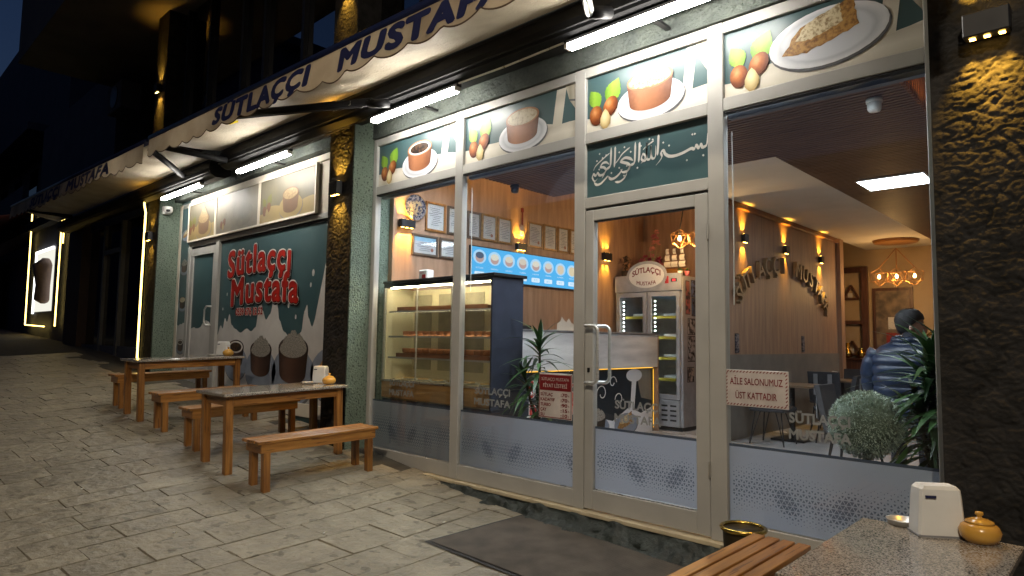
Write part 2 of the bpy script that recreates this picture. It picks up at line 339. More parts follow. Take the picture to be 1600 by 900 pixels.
rs = random.Random(11)
def warp(x, y):
    a = R(3.5); x2 = x * math.cos(a) - y * math.sin(a); y2 = x * math.sin(a) + y * math.cos(a)
    return x2 + 0.03 * math.sin(y2 * 1.7 + x2 * .6), y2 + 0.025 * math.sin(x2 * 1.3)
stones = []
x = -16.0
while x < 2.2:
    wd = rs.choice([.22, .29, .34, .41]); y = -5.2 + rs.random() * .3
    while y < .45:
        ln = rs.choice([.24, .34, .44, .55, .62])
        if wd > .33 and ln > .4 and rs.random() < .25:
            c = wd * rs.choice([.4, .55]); stones.append((x, x + c, y, y + ln)); stones.append((x + c, x + wd, y, y + ln))
        else: stones.append((x, x + wd, y, y + ln))
        y += ln
    x += wd
def stone_mesh(mb, s):
    x0, x1, y0, y1 = s; j = .0017; cx, cy = (x0 + x1) / 2, (y0 + y1) / 2
    out = []
    nxx = 3 if x1 - x0 > .3 else 2; nyy = 4 if y1 - y0 > .5 else 3
    P = [(x0 + j + (x1 - x0 - 2 * j) * i / nxx, y0 + j) for i in range(nxx)] + [(x1 - j, y0 + j + (y1 - y0 - 2 * j) * i / nyy) for i in range(nyy)]
    P += [(x1 - j - (x1 - x0 - 2 * j) * i / nxx, y1 - j) for i in range(nxx)] + [(x0 + j, y1 - j - (y1 - y0 - 2 * j) * i / nyy) for i in range(nyy)]
    dz = rs.uniform(-.002, .003); tx, ty = rs.uniform(-.012, .012), rs.uniform(-.012, .012)
    top, low = [], []
    for (a, b) in P:
        a += rs.uniform(-.004, .004); b += rs.uniform(-.004, .004)
        wx, wy = warp(a, b)
        if wy > .025: wy = .025
        low.append((wx, wy, g(wx, wy) - .016))
        ia, ib = cx + (a - cx) * (1 - .007 / max(.05, (x1 - x0))), cy + (b - cy) * (1 - .007 / max(.05, (y1 - y0)))
        wx, wy = warp(ia, ib)
        if wy > .022: wy = .022
        top.append((wx, wy, g(wx, wy) + dz + tx * (ia - cx) + ty * (ib - cy)))
    wx, wy = warp(cx, cy); wy = min(wy, .02)
    n = len(top); vs = top + low + [(wx, wy, g(wx, wy) + dz + rs.uniform(-.002, .004))]
    mb.add(vs, [(i, (i + 1) % n, 2 * n) for i in range(n)] + [(i + n, (i + 1) % n + n, (i + 1) % n, i) for i in range(n)])
near = []; far = []
for s in stones:
    cx, cy = warp((s[0] + s[1]) / 2, (s[2] + s[3]) / 2)
    if s[2] > -.02: continue
    v = Vector((cx, cy, g(cx, cy))) - CAM; d = v.dot(fw)
    if d > 0.5:
        px = 800 + 1027.5 * v.dot(rt) / d; py = 450 - 1027.5 * v.dot(up) / d
        if -60 < px < 1330 and 480 < py < 960 and not (cx > -2 and cy > -.3): near.append(((s[1] - s[0]) * (s[3] - s[2]) / d ** 3, s)); continue
    far.append(s)
near.sort(key=lambda t: -t[0])
for q, s in near[:298]:
    mb = MB(); stone_mesh(mb, s)
    c = warp((s[0] + s[1]) / 2, (s[2] + s[3]) / 2)
    me = bpy.data.meshes.new('paving_stone'); me.from_pydata([(v[0] - c[0], v[1] - c[1], v[2]) for v in mb.v], [], mb.f); me.update()
    o = link('paving_stone', me, stone, pave); o.location = (c[0], c[1], 0)
mb = MB()
for s in far + [q[1] for q in near[298:]]: stone_mesh(mb, s)
mb.build('paving_stones_beyond', stone, pave, kind='stuff')

# rough stone step and beige threshold under the shop front
def rough_step(x0, x1, n):
    rings = []
    for i in range(n + 1):
        x = x0 + (x1 - x0) * i / n; gz = g(x, -.2) - .03; ht = max(.0, -.03 - gz); ring = []
        for j in range(9):
            t = j / 8; y = -.055 - .15 * t ** 1.4; z = -.034 - ht * t ** 1.25
            k = .085 * noise.fractal(Vector((x * 4.5, t * 2.2 * ht * 6 + 3, 1.7)), 1.0, 2.0, 4) * min(1, ht * 9) * math.sin(PI * min(1, t * 1.4 + .15) * .7)
            ring.append((x, y - abs(k) * .9, z + k * .8))
        rings.append(ring)
    return MB().loft(rings, cap=False, closed=False)
step = empty('entrance_step', (-3, -.1, -.2), 'dark rough-hewn stone step with a beige marble sill under the shop door', 'step')
rough_step(-5.1, -.74, 230).build('stone_face', kerbst, step, smooth=True)
B('marble_sill', beige, step, -5.55, -.74, -.075, .06, -.034, -.004, .004)

mat_t = empty('door_mat', (-2.9, -.65, g(-2.9, -.65)), 'dark brown ribbed door mat lying before the shop entrance', 'mat')
def matgrid(x0, x1, y0, y1, n, m, dz, rib):
    vs, fs = [], []
    for j in range(m + 1):
        for i in range(n + 1):
            x = x0 + (x1 - x0) * i / n; y = y0 + (y1 - y0) * j / m
            x += .05 * (j / m - .5)
            vs.append((x, y, g(x, y) + dz + (rib if i % 2 else 0) + .002 * noise.noise(Vector((x * 3, y * 3, 0)))))
    for j in range(m):
        for i in range(n): a = j * (n + 1) + i; fs.append((a, a + 1, a + n + 2, a + n + 1))
    return MB().add(vs, fs)
matm = mat('mat_rib', (0.11, 0.092, 0.074), (0.065, 0.054, 0.044), scale=5, rough=0.9, rnd=False, bump=.4, bscale=200)
matb = mat('mat_edge', (0.03, 0.028, 0.026), rough=0.8)
matgrid(-3.67, -2.2, -1.1, -.2, 150, 16, .012, .005).build('ribbed_pile', matm, mat_t)
matgrid(-3.70, -2.17, -1.13, -.17, 12, 8, .0075, 0).build('rubber_backing', matb, mat_t)

# ================================================================== SHOP BUILDING
bld = empty('shop_building', (-6.3, 0, 0), 'dark rendered corner building with textured pillars and an overhanging upper floor above the dessert shop', 'building')
def pillar(x0, x1, zb, lab, nu, nv, amp):
    p = B('pillar', green, bld, x0, x1, -.283, .25, zb - .1, 4.25, label=lab); B('upper_shaft', darkst, p, x0, x1, -.283, .25, 4.2505, 7.0)
    vs, fs = [], []
    z1 = 4.6
    for j in range(nv + 1):
        for i in range(nu + 1):
            x = x0 - .012 + (x1 - x0 + .016) * i / nu; z = zb - .1 + (z1 - zb + .1) * j / nv
            wv = .12 * noise.noise(Vector((x * 5, z * 5, 9)))
            n1 = noise.noise(Vector((x * 9 + wv * 6, z * 17 + wv * 4, x0))); n2 = noise.noise(Vector((x * 21, z * 33, 5 + x0))); n3 = noise.fractal(Vector((x * 30, z * 45, 2)), 1.0, 2.0, 3)
            e = min(1, 6 * min(i / nu, 1 - i / nu) + .1)
            d = amp * e * (.75 * min(1, abs(n1) * 7) + .45 * min(1, abs(n2) * 5) + .22 * n3 - .9)
            vs.append((x, -.3 - d, z))
    for j in range(nv):
        for i in range(nu): a = j * (nu + 1) + i; fs.append((a, a + 1, a + nu + 2, a + nu + 1))
    MB().add(vs, fs).build('render_facing', darkst, p, smooth=True)
    B('upper_facing', darkst, p, x0 - .012, x1 + .004, -.305, -.284, z1, 7.0)
pillar(-6.58, -6.12, .1, 'green sided pillar with a charcoal crackled front', 56, 460, .010)
pillar(-12.6, -12.1, .6, None, 24, 200, .014)
pillar(-.715, -.13, -.2, None, 104, 720, .011)
B('fascia_wall', fascia, bld, -6.12, -.715, -.05, .2, 3.505, 4.3)
B('fascia_wall', fascia, bld, -12.1, -6.58, -.05, .2, 3.6, 4.3)
B('floor_slab', darkst, bld, -40, 3, -.1, .6, 4.302, 4.55)
concrete = mat('dim_concrete', (0.10, 0.085, 0.07), (0.06, 0.05, 0.045), scale=1.2, rough=0.9)
navyw = mat('dark_blue_render', (0.06, 0.066, 0.09), (0.04, 0.045, 0.065), scale=2, rough=0.9)
B('overhanging_floor', concrete, bld, -17, 4, -1.65, 3, 7.0, 10)
for (a, b) in ((-12.1, -6.58), (-6.12, -.715)):
    B('upper_pane', upglass, bld, a, b, .01, .018, 4.55, 7.0)
    B('dark_void_sheet', black, bld, a, b, .16, .17, 4.55, 7.0)  # black sheet stands in for the unlit void behind the upper glass
for xx in (-11.9, -10.91, -9.65, -8.92, -7.8, -6.68, -5.3, -4.1, -2.9, -1.7): B('upper_mullion', black, bld, xx - .035, xx + .035, -.06, .009, 4.55, 7.0)

# ---------------------------------------------------------------- the glazed shop front
sf = empty('shopfront', (-3.4, 0, 0), 'champagne aluminium glazed shop front with a single door and frosted lower glass', 'shopfront')
Y0, Y1 = -.03, .04
def fr(x0, x1, z0, z1, y0=Y0, y1=Y1, name='frame_bar'): return B(name, alu, sf, x0, x1, y0, y1, z0, z1, .004)
fr(-6.12, -6.055, .0, 3.5); fr(-4.74, -4.63, .0, 3.5); fr(-3.27, -3.165, -.002, 3.5); fr(-2.105, -1.99, -.002, 3.5); fr(-.80, -.718, .0, 3.5)
for (a, b) in ((-6.055, -4.74), (-4.63, -3.27), (-3.165, -2.105), (-1.99, -.80)):
    fr(a, b, 3.42, 3.499, Y0 + .003, Y1 - .003); fr(a, b, 2.87, 2.962, Y0 + .003, Y1 - .003)
for (a, b) in ((-6.055, -4.74), (-4.63, -3.27), (-1.99, -.80)):
    fr(a, b, .0, .135, Y0 + .004, Y1 - .003, 'bottom_rail')
    B('bead', alu_lip, sf, a, b, -.012, -.002, .1352, .142)
    B('window_pane', glassm, sf, a, b, 0, .008, .135, 2.87)
    B('top_gasket', blackgap, sf, a, b, -.022, .03, 2.858, 2.8698)
    B('frosted_film', frost, sf, a, b, .011, .0116, .136, .618)
    B('film_border', frostline, sf, a, b, .011, .0116, .6185, .636)
    B('inner_blind_box', mat('blind_grey', (.16, .17, .2), rough=.6), sf, a, b, .05, .1, 2.835, 2.868)
fr(-3.165, -2.105, 2.345, 2.43, Y0 + .003, Y1 - .003)
B('door_gap', blackgap, sf, -3.164, -2.106, -.012, .03, 2.327, 2.3448)
door = B('door', alu, sf, -3.158, -3.08, -.026, .036, .012, 2.325, .004, label='aluminium glass door with twin D-shaped pull handles')
for (x0, x1, z0, z1) in ((-2.21, -2.112, .012, 2.325), (-3.08, -2.21, .012, .158), (-3.08, -2.21, 2.24, 2.325)):
    B('door_rail', alu, door, x0, x1, -.024, .034, z0, z1, .004)
B('door_pane', glassm, door, -3.08, -2.21, 0, .008, .158, 2.24)
B('door_gasket', blackgap, door, -3.08, -2.21, -.016, .02, 2.232, 2.2398)
B('bead', alu_lip, door, -3.08, -2.21, -.012, -.002, .1582, .165)
B('frosted_film', frost, door, -3.08, -2.21, .011, .0116, .166, .618)
B('film_border', frostline, door, -3.08, -2.21, .011, .0116, .6185, .636)
def handle(y, s):
    x0 = -3.115; x1 = -3.0; z0, z1 = .97, 1.41; P = [(x0, s * .02 + y * 0, z1)]
    pts = [(x0, y * .25, z1), (x0, y, z1)]
    for k in range(7):
        a = PI / 2 * k / 6; pts.append((x1 - .045 + .045 * math.sin(a), y, z1 - .045 + .045 * math.cos(a)))
    for k in range(7):
        a = PI / 2 * k / 6; pts.append((x1 - .045 + .045 * math.cos(a), y, z0 + .045 - .045 * math.sin(a)))
    pts += [(x0, y, z0), (x0, y * .25, z0)]
    MB().tube(pts, .0135, 10).build('handle', chrome, door, smooth=True)
handle(-.075, -1); handle(.085, 1)
B('lock_cylinder', black, door, -3.128, -3.108, -.034, -.024, 1.05, 1.085)
for zz in (.45, 2.05): MB().tube([(-2.108, -.034, zz - .05), (-2.108, -.034, zz + .05)], .009, 8).build('hinge', alu_lip, door)

# triangle cut-outs of the frosted film
def tri_pattern(x0, x1, z0, z1, parent, yy=.0085):
    mb = MB(); a = .034; h = a * .866; wdt = x1 - x0
    cl = []
    k = 0; xx = x0 + .36
    while xx < x1 + .3: cl.append((xx, z0 + .17)); cl.append((xx + .33, z0 + .17)); xx += .98
    rows = int((z1 - z0 - .06) / h)
    for j in range(rows):
        for i in range(int(wdt / (a / 2))):
            cx = x0 + a / 4 + i * a / 2; cz = z0 + .03 + (j + .5) * h
            s = .55 * math.exp(-((cz - z0 - .19 - .04 * math.sin((cx - x0) * 6.4)) / .13) ** 2)
            for (px, pz) in cl:
                dx = (cx - px); dz = (cz - pz); s = max(s, 1.02 * math.exp(-((dx - dz * (.5 if cl.index((px, pz)) % 2 else -.5)) ** 2 / .0085 + dz * dz / .011)))
            if s < .14 or cx < x0 + .02 or cx > x1 - .02: continue
            s = min(s, .8); upw = (i + j) % 2 == 0; sg = 1 if upw else -1; cz2 = cz - sg * h / 6
            pts = [(cx - a / 2 * s, -h / 3 * s * sg), (cx + a / 2 * s, -h / 3 * s * sg), (cx, 2 * h / 3 * s * sg)]
            v = [(p, yy, cz2 + q) for p, q in pts]
            mb.add(v, [(0, 1, 2)])
    return mb.build('triangle_print', frostdot, parent, kind='stuff')
tri_pattern(-6.05, -4.745, .15, .61, sf); tri_pattern(-4.625, -3.275, .15, .61, sf); tri_pattern(-1.985, -.805, .15, .61, sf); tri_pattern(-3.075, -2.215, .18, .61, door)
pf = front(0, .0086, 0)
for (xc, zb, ww, par) in ((-5.55, .70, .42, sf), (-4.22, .70, .46, sf), (-2.70, .69, .40, door), (-1.42, .71, .36, sf)):
    text_on('etched_lettering', 'SÜTLAÇÇI', pf, xc, zb + .10, 0, ww * .98, .062, etch, par, offset=.035)
    text_on('etched_lettering', 'MUSTAFA', pf, xc, zb, 0, ww, .062, etch, par, offset=.035)

# ---------------------------------------------------------------- printed panels
def jug(pl, w, h, n, T, side_x=.86, M=jugp, MK=milk):
    x = side_x * w
    poly('milk_stream', pl, [(x - .02 * w, .98 * h), (x + .055 * w, .98 * h), (x + .02 * w, .3 * h), (x - .055 * w, .3 * h)], n, MK, T)
    poly('jug', pl, [(x + .05 * w, h), (w, h), (w, .46 * h), (x + .13 * w, .52 * h), (x + .08 * w, .72 * h)], n + .0012, M, T)
    poly('jug_band', pl, [(x + .075 * w, .74 * h), (w, .70 * h), (w, .66 * h), (x + .085 * w, .70 * h)], n + .0024, plateSh, T)
def milkbed(pl, w, h, n, T, M=milk, hgt=.34, seed=1):
    r = random.Random(seed); pts = [(0, 0), (w, 0)]
    for i in range(18):
        t = 1 - i / 17; pts.append((w * t, h * (hgt + .05 * math.sin(t * 9 + seed) + .025 * r.random() - (.10 if t < .12 else 0))))
    poly('milk_pool', pl, pts, n, M, T)
def hazelnuts(pl, u, v, s, n, T, lf=leafp, nt_=nutp, nk=nutk):
    for (a, cx, cy, L) in ((2.1, -.02, .42, .5), (1.05, .22, .45, .62)):
        pts = []
        for k in range(15):
            t = k / 14; pts.append((L * t, .17 * L / .5 * math.sin(PI * t ** .85) * (1 + .10 * (k % 2))))
        for k in range(13, 0, -1):
            t = k / 14; pts.append((L * t, -.17 * L / .5 * math.sin(PI * t ** .85) * (1 + .10 * (k % 2))))
        poly('leaf', pl, [(u + s * (cx + p * math.cos(a) - q * math.sin(a)), v + s * (cy + p * math.sin(a) + q * math.cos(a))) for p, q in pts], n, lf, T)
    for (cx, cy, rx, ry, rot, m_, k) in ((-.10, .22, .19, .24, .15, nt_, 1), (.30, .36, .19, .25, -.5, nt_, 2)):
        poly('hazelnut', pl, ell(u + s * cx, v + s * cy, s * rx, s * ry, 18, rot=rot), n + .0012 * k, m_, T)
    pts = [(0, .27), (.07, .2), (.15, .05), (.14, -.1), (.05, -.2), (-.05, -.2), (-.14, -.1), (-.14, .05), (-.07, .2)]
    poly('peeled_hazelnut', pl, [(u + s * (.16 + a), v + s * (.06 + b)) for a, b in pts], n + .0036, nk, T)
def dessert(pl, u, v, s, n, T, kind='plain', pl_m=plateW, pot_m=terra, rim_m=terraR, tilt=.0, ry=.32):
    poly('plate_shadow', pl, ell(u + .012 * s, v - .025 * s - (ry - .32) * s * .5, .63 * s, (ry + .012) * s, 30, rot=tilt), n, plateSh, T)
    poly('plate', pl, ell(u, v - (ry - .32) * s * .5, .62 * s, ry * s, 30, rot=tilt), n + .0012, pl_m, T)
    if kind == 'kadayif':
        r = random.Random(3); pts = [(-.47, -.10), (-.28, .17), (.02, .27), (.28, .36), (.30, .18), (.33, .02), (.05, -.06), (-.2, -.13)]
        pts2 = []
        for (a, b), (c, d) in zip(pts, pts[1:] + pts[:1]):
            for k in range(5): t = k / 5; pts2.append((a + (c - a) * t + r.uniform(-.012, .012), b + (d - b) * t + r.uniform(-.012, .012)))
        poly('kadayif_slice', pl, [(u + s * a, v + s * b) for a, b in pts2], n + .0024, kadayif, T)
        poly('crumb_topping', pl, [(u + s * (a * .62 - .03), v + s * (b * .62 + .09)) for a, b in pts2], n + .0036, nuts, T)
        return
    body = ell(u, v - .02 * s, .38 * s, .15 * s, 16, PI, 2 * PI) + ell(u, v + .33 * s, .43 * s, .17 * s, 16, 0, PI)
    body = [(a, b) for a, b in body]
    poly('clay_pot', pl, body, n + .0024, pot_m, T)
    poly('pot_rim', pl, ell(u, v + .34 * s, .43 * s, .17 * s, 28), n + .0036, rim_m, T)
    fm = {'choc': choc, 'plain': pudding, 'nuts': nuts, 'grey': greynuts, 'faded': f_top}[kind]
    if kind == 'choc': poly('pudding_top', pl, ell(u, v + .335 * s, .385 * s, .145 * s, 28), n + .0048, inkw, T)
    rx, ry, up_ = (.32, .11, .0) if kind == 'choc' else (.385, .145, 0)
    if kind in ('nuts', 'grey'):
        r = random.Random(int(u * 97) + 5); pts = ell(u, v + .33 * s, .39 * s, .13 * s, 14, PI, 2 * PI)
        for i in range(19): t = i / 18; pts.append((u + s * (.39 - .78 * t), v + s * (.34 + .24 * math.sin(PI * t) ** .8 + r.uniform(-.03, .03))))
        poly('crumb_topping', pl, pts, n + .0060, fm, T)
    else: poly('pudding_top', pl, ell(u, v + .335 * s, rx * s, ry * s, 24), n + .0060, fm, T)
def poster(x0, x1, z0, z1, y, kind, label, seed):
    T = empty('poster', ((x0 + x1) / 2, y, z0), label, 'poster', 'printed dessert panels above the shop front')
    pl = front(x0, y, z0); w, h = x1 - x0, z1 - z0
    B('panel', teal, T, x0, x1, y, y + .004, z0, z1)
    milkbed(pl, w, h, .0015, T, seed=seed); jug(pl, w, h, .0027, T)
    hazelnuts(pl, .10 * w + .02, .12 * h, .74 * h, .0052, T)
    if kind == 'kadayif': dessert(pl, .56 * w, .52 * h, h * 1.25, .0052, T, kind, tilt=.04)
    else: dessert(pl, .55 * w, .32 * h, h * 1.02, .0052, T, kind)
ptx = [(-6.055, -4.74, 'choc', 'printed panel of a rice pudding with a dark scorched top beside hazelnuts'), (-4.63, -3.27, 'plain', 'printed panel of a pale sprinkled rice pudding beside hazelnuts, next to the scorched one'),
       (-3.165, -2.105, 'nuts', 'printed panel of a crumb-heaped clay pot dessert above the shop door'), (-1.99, -.80, 'kadayif', 'printed panel of a golden shredded pastry slice on a white plate')]
for i, (a, b, k, lab) in enumerate(ptx): poster(a, b, 2.9625, 3.4195, .002, k, lab, i + 1)

# calligraphy panel over the door: strokes laid out as ribbons
cal = empty('calligraphy_panel', (-2.63, .002, 2.43), 'teal panel with white Arabic calligraphy over the shop door', 'panel')
B('panel', teal, cal, -3.165, -2.105, .002, .006, 2.431, 2.8695)
pc = front(-3.165, .002, 2.4305)
def ribbon(pts, wd, n, m, T, k=14):
    P = []
    for i in range(len(pts) - 1):
        p0 = pts[max(i - 1, 0)]; p1 = pts[i]; p2 = pts[i + 1]; p3 = pts[min(i + 2, len(pts) - 1)]
        for j in range(k):
            t = j / k; P.append(tuple(.5 * (2 * p1[c] + (p2[c] - p0[c]) * t + (2 * p0[c] - 5 * p1[c] + 4 * p2[c] - p3[c]) * t * t + (3 * p1[c] - p0[c] - 3 * p2[c] + p3[c]) * t ** 3) for c in (0, 1)))
    P.append(pts[-1]); N = len(P); L, Rr = [], []
    nib = Vector((math.cos(R(62)), math.sin(R(62))))
    for i, p in enumerate(P):
        d = Vector(P[min(i + 1, N - 1)]) - Vector(P[max(i - 1, 0)])
        if d.length < 1e-9: d = Vector((1, 0))
        d.normalize(); nn = Vector((-d.y, d.x))
        e = min(1, i / (N * .12) + .25, (N - 1 - i) / (N * .2) + .12)
        wv = wd * (.38 + .62 * abs(nn.dot(nib))) * e * .5
        L.append((p[0] + nn.x * wv, p[1] + nn.y * wv)); Rr.append((p[0] - nn.x * wv, p[1] - nn.y * wv))
    mb = MB(); vs = [pc.p(a, b, n) for a, b in L] + [pc.p(a, b, n) for a, b in Rr]
    mb.add(vs, [(i + 1, i, i + N, i + N + 1) for i in range(N - 1)])
    mb.build('calligraphy_stroke', m, T)
sx, sy = 1.06 / 670.0, .4385 / 280.0   # sketch units of the panel, origin at its lower left corner
strokes = [  # right to left: bism, allah, ar-rahman, ar-rahim
 ([(662, 205), (658, 160), (650, 148), (636, 146), (628, 160), (618, 146), (606, 160), (596, 146), (580, 150), (540, 138), (500, 132), (470, 136), (450, 150), (440, 168), (428, 160), (432, 140), (420, 122), (400, 104)], 15),
 ([(415, 250), (412, 190), (408, 150)], 17), ([(400, 200), (398, 150), (384, 140), (376, 156), (374, 205), (372, 150), (358, 140), (350, 158), (352, 225), (348, 150), (336, 138), (322, 150), (330, 172), (342, 160), (336, 140), (318, 128)], 12),
 ([(312, 235), (310, 180), (306, 135)], 17), ([(288, 240), (286, 180), (282, 140), (262, 128), (248, 112), (236, 90)], 16),
 ([(275, 150), (255, 165), (228, 172), (205, 160), (222, 150), (246, 140), (258, 122), (240, 104), (214, 104), (204, 120)], 14),
 ([(258, 220), (215, 196), (190, 170), (168, 150)], 9), ([(214, 120), (196, 98), (170, 82), (146, 80), (132, 96)], 14),
 ([(172, 240), (170, 180), (166, 135)], 16), ([(148, 240), (146, 185), (142, 148), (120, 132), (106, 112), (92, 92)], 16),
 ([(136, 156), (118, 170), (96, 168), (84, 152), (104, 146), (116, 130), (100, 112), (78, 110), (66, 124), (54, 112), (40, 122), (34, 104), (48, 84), (66, 96)], 13),
 ([(130, 100), (108, 82), (84, 66), (60, 64), (44, 80)], 13), ([(240, 92), (222, 70), (196, 58), (170, 62)], 12), ([(140, 214), (90, 186), (52, 160), (40, 138)], 8), ([(390, 226), (352, 208), (330, 192)], 8)]
for pts, wd in strokes:
    ribbon([(a * sx, b * sy) for a, b in pts], wd * sx, .0022, inkw, cal)
for (a, b) in ((640, 108), (600, 214), (588, 214), (560, 100), (470, 186), (440, 206), (384, 232), (366, 238), (300, 110), (262, 196), (226, 226), (240, 130), (196, 206), (150, 110), (118, 206), (96, 196), (78, 220), (62, 186), (196, 128), (224, 84), (320, 214), (76, 140)):
    poly('calligraphy_dot', pc, [(a * sx + .0085 * c, b * sy + .0085 * s_) for c, s_ in ((1, 0), (0, 1), (-1, 0), (0, -1))], .0036, inkw, cal)

# ---------------------------------------------------------------- left bay: mural wall, posters, side door
bay = empty('mural_bay_front', (-9.4, .05, .5), 'aluminium framed bay between two pillars that carries the painted milk mural and a narrow door', 'shopfront')
yb = .05
B('backing_wall', teal, bay, -12.1, -6.58, yb + .03, .2, .2, 3.6)
def fb(x0, x1, z0, z1, y0=-.03, m=alu, nm='frame_bar'): return B(nm, m, bay, x0, x1, yb + y0, yb + .028, z0, z1, .003)
fb(-12.095, -11.99, .3, 3.55, .0, cream); fb(-11.56, -11.46, .45, 2.76); fb(-10.42, -10.31, .45, 2.76); fb(-11.56, -6.59, 2.76, 2.83, -.02)
fb(-11.99, -11.56, 3.48, 3.55, 0.01); fb(-11.56, -6.59, 3.50, 3.58, -.02, cream)
fb(-11.56, -6.59, .30, .46, -.01, cream, 'plinth_board')
fb(-7.45, -6.59, 2.83, 3.499, .012, cream, 'blank_panel')
B('dark_gap', blackgap, bay, -11.46, -6.6, yb + .0, yb + .026, 2.722, 2.7598)
sd_ = fb(-11.455, -11.35, .47, 2.72, -.022, alu, 'side_door')
for (a, b, c, d) in ((-10.53, -10.425, .47, 2.72), (-11.35, -10.53, .47, .6), (-11.35, -10.53, 2.6, 2.72)): B('door_rail', alu, sd_, a, b, yb - .02, yb + .026, c, d, .003)
MB().tube([(-10.5, yb - .02, 1.75), (-10.55, yb - .08, 1.75), (-10.62, yb - .08, 1.7), (-10.62, yb - .08, 1.5), (-10.55, yb - .08, 1.45), (-10.5, yb - .02, 1.45)], .014, 8).build('handle', chrome, sd_, smooth=True)
pb = front(0, yb, 0)
def splash(x0, x1, zb, zt, amp, seed, n):
    r = random.Random(seed); pts = [(x0, zb), (x1, zb)]; n = max(8, int((x1 - x0) / .045))
    for i in range(n + 1):
        t = 1 - i / n; xx = x0 + (x1 - x0) * t
        h = .42 * math.sin(xx * 2.9 + 1.1) + .30 * math.sin(xx * 6.1 + seed) + .22 * math.sin(xx * 13.3)
        h = max(h, -.3) ** 1 if h > 0 else h * .5
        pts.append((xx, zt + amp * h + r.uniform(-.012, .012)))
    return pts
dp = B('door_print', teal, sd_, -11.35, -10.53, yb + .004, yb + .012, .6, 2.6)
poly('milk_splash', pb, splash(-11.349, -10.531, .601, 1.42, .13, 4, 0), -.0022, milkg, sd_)
stp = B('side_print', teal, bay, -11.985, -11.565, yb + .006, yb + .012, .46, 3.47)
poly('milk_splash', pb, splash(-11.984, -11.566, .461, 1.5, .10, 9, 0), -.0045, milkg, bay)
for (zc, k) in ((3.06, 'kadayif'), (2.47, 'grey'), (1.85, 'plain'), (1.13, 'choc')):
    e = empty('small_dessert_print', (-11.77, yb, zc), parent=bay); e.location = Vector((-11.77, yb, zc)) - ORIG[bay.name]; ORIG[e.name] = Vector((-11.77, yb, zc))
    dessert(front(-11.77, yb, zc - .06), 0, 0, .30, -.003, e, k, plateB, terraD, terraD)

mural = empty('milk_mural', (-8.6, yb, .46), 'large teal mural with red lettering, splashing milk and a row of clay pot desserts', 'mural')
B('board', teal, mural, -10.305, -6.6, yb + .012, yb + .02, .461, 2.721)
pm = front(0, yb + .012, 0)
MZ = 1.46
def crown(x0, x1):
    K = [(-10.305, 1.30), (-10.2, 1.45), (-10.12, 1.40), (-10.06, 1.56), (-9.98, 1.50), (-9.9, 1.62), (-9.82, 1.46), (-9.7, 1.40), (-9.5, 1.34), (-9.3, 1.40), (-9.16, 1.36), (-9.02, 1.42), (-8.94, 1.72), (-8.88, 1.80), (-8.84, 1.66), (-8.72, 1.52), (-8.6, 1.60), (-8.5, 1.86), (-8.44, 1.92), (-8.40, 1.70), (-8.34, 1.52), (-8.2, 1.36), (-8.0, 1.26), (-7.86, 1.24), (-7.74, 1.36), (-7.68, 1.62), (-7.62, 1.70), (-7.58, 1.54), (-7.48, 1.42), (-7.38, 1.56), (-7.3, 1.64), (-7.1, 1.62), (-6.6, 1.66)]
    return K
K = crown(0, 0); KK = []
for (a, b), (c, d) in zip(K, K[1:]):
    for k in range(4):
        t = k / 4; t2 = t * t * (3 - 2 * t); KK.append((a + (c - a) * t, b + (d - b) * t2))
KK.append(K[-1])
poly('milk_splash', pm, [(-10.305, .462), (-6.6, .462)] + KK[::-1], .0015, milkg, mural)
poly('milk_stream', pm, [(-7.05, 2.72), (-6.82, 2.72), (-7.1, 1.6), (-7.42, 1.5)], .0027, milkg, mural)
poly('jug', pm, [(-7.22, 2.721), (-6.6, 2.721), (-6.6, 2.2), (-6.9, 2.3), (-7.1, 2.45)], .0039, jugp, mural)
for (a, b, r_) in ((-10.02, 1.92, .018), (-9.55, 1.62, .022), (-9.2, 1.60, .018), (-8.65, 1.98, .03), (-8.72, 1.88, .02), (-8.1, 1.7, .022), (-7.9, 1.55, .02), (-7.55, 1.95, .02), (-7.5, 2.1, .03), (-10.15, 1.7, .015)):
    poly('milk_drop', pm, ell(a, b, r_, r_ * 1.5, 12), .0015, milkg, mural)
for (u_, v_, s_, k, pt) in ((-9.62, .93, .60, 'choc', terraD), (-8.83, .86, .74, 'grey', terraD), (-7.93, .84, .90, 'grey', terraD), (-6.98, .88, .80, 'kadayif', terraD)):
    e = empty('dessert_picture', (u_, yb, v_), parent=mural); e.location = Vector((u_, yb, v_)) - ORIG[mural.name]; ORIG[e.name] = Vector((u_, yb, v_))
    dessert(front(u_, yb + .012, v_), 0, 0, s_, .003, e, k, plateB, pt, terraD, ry=.42)
def arcw(wd, bow):
    return lambda u, v: (u, v + bow * (1 - (2 * u / wd) ** 2))
for (s_, xc, zb, ww, hh) in (('Sütlaççı', -9.05, 2.17, 1.95, .40), ('Mustafa', -8.85, 1.74, 2.02, .40)):
    for (off, n_, m_, dx, dz) in ((.070, .0052, inkk, .024, -.024), (.068, .0070, inkw, 0, 0), (.044, .0088, inkk, .006, -.006), (.034, .0106, inkr, 0, 0)):
        text_on('lettering', s_, pm, xc + dx, zb + dz, n_, ww + (off - .034) * .9, hh, m_, mural, offset=off, space=1.13, warp=arcw(2.0, .05))
for (off, n_, m_) in ((.10, .0064, inkw), (.045, .0082, inkr)):
    text_on('phone_number', '0539 676 12 52', pm, -9.25, 1.60, n_, .86, .10, m_, mural, offset=off)
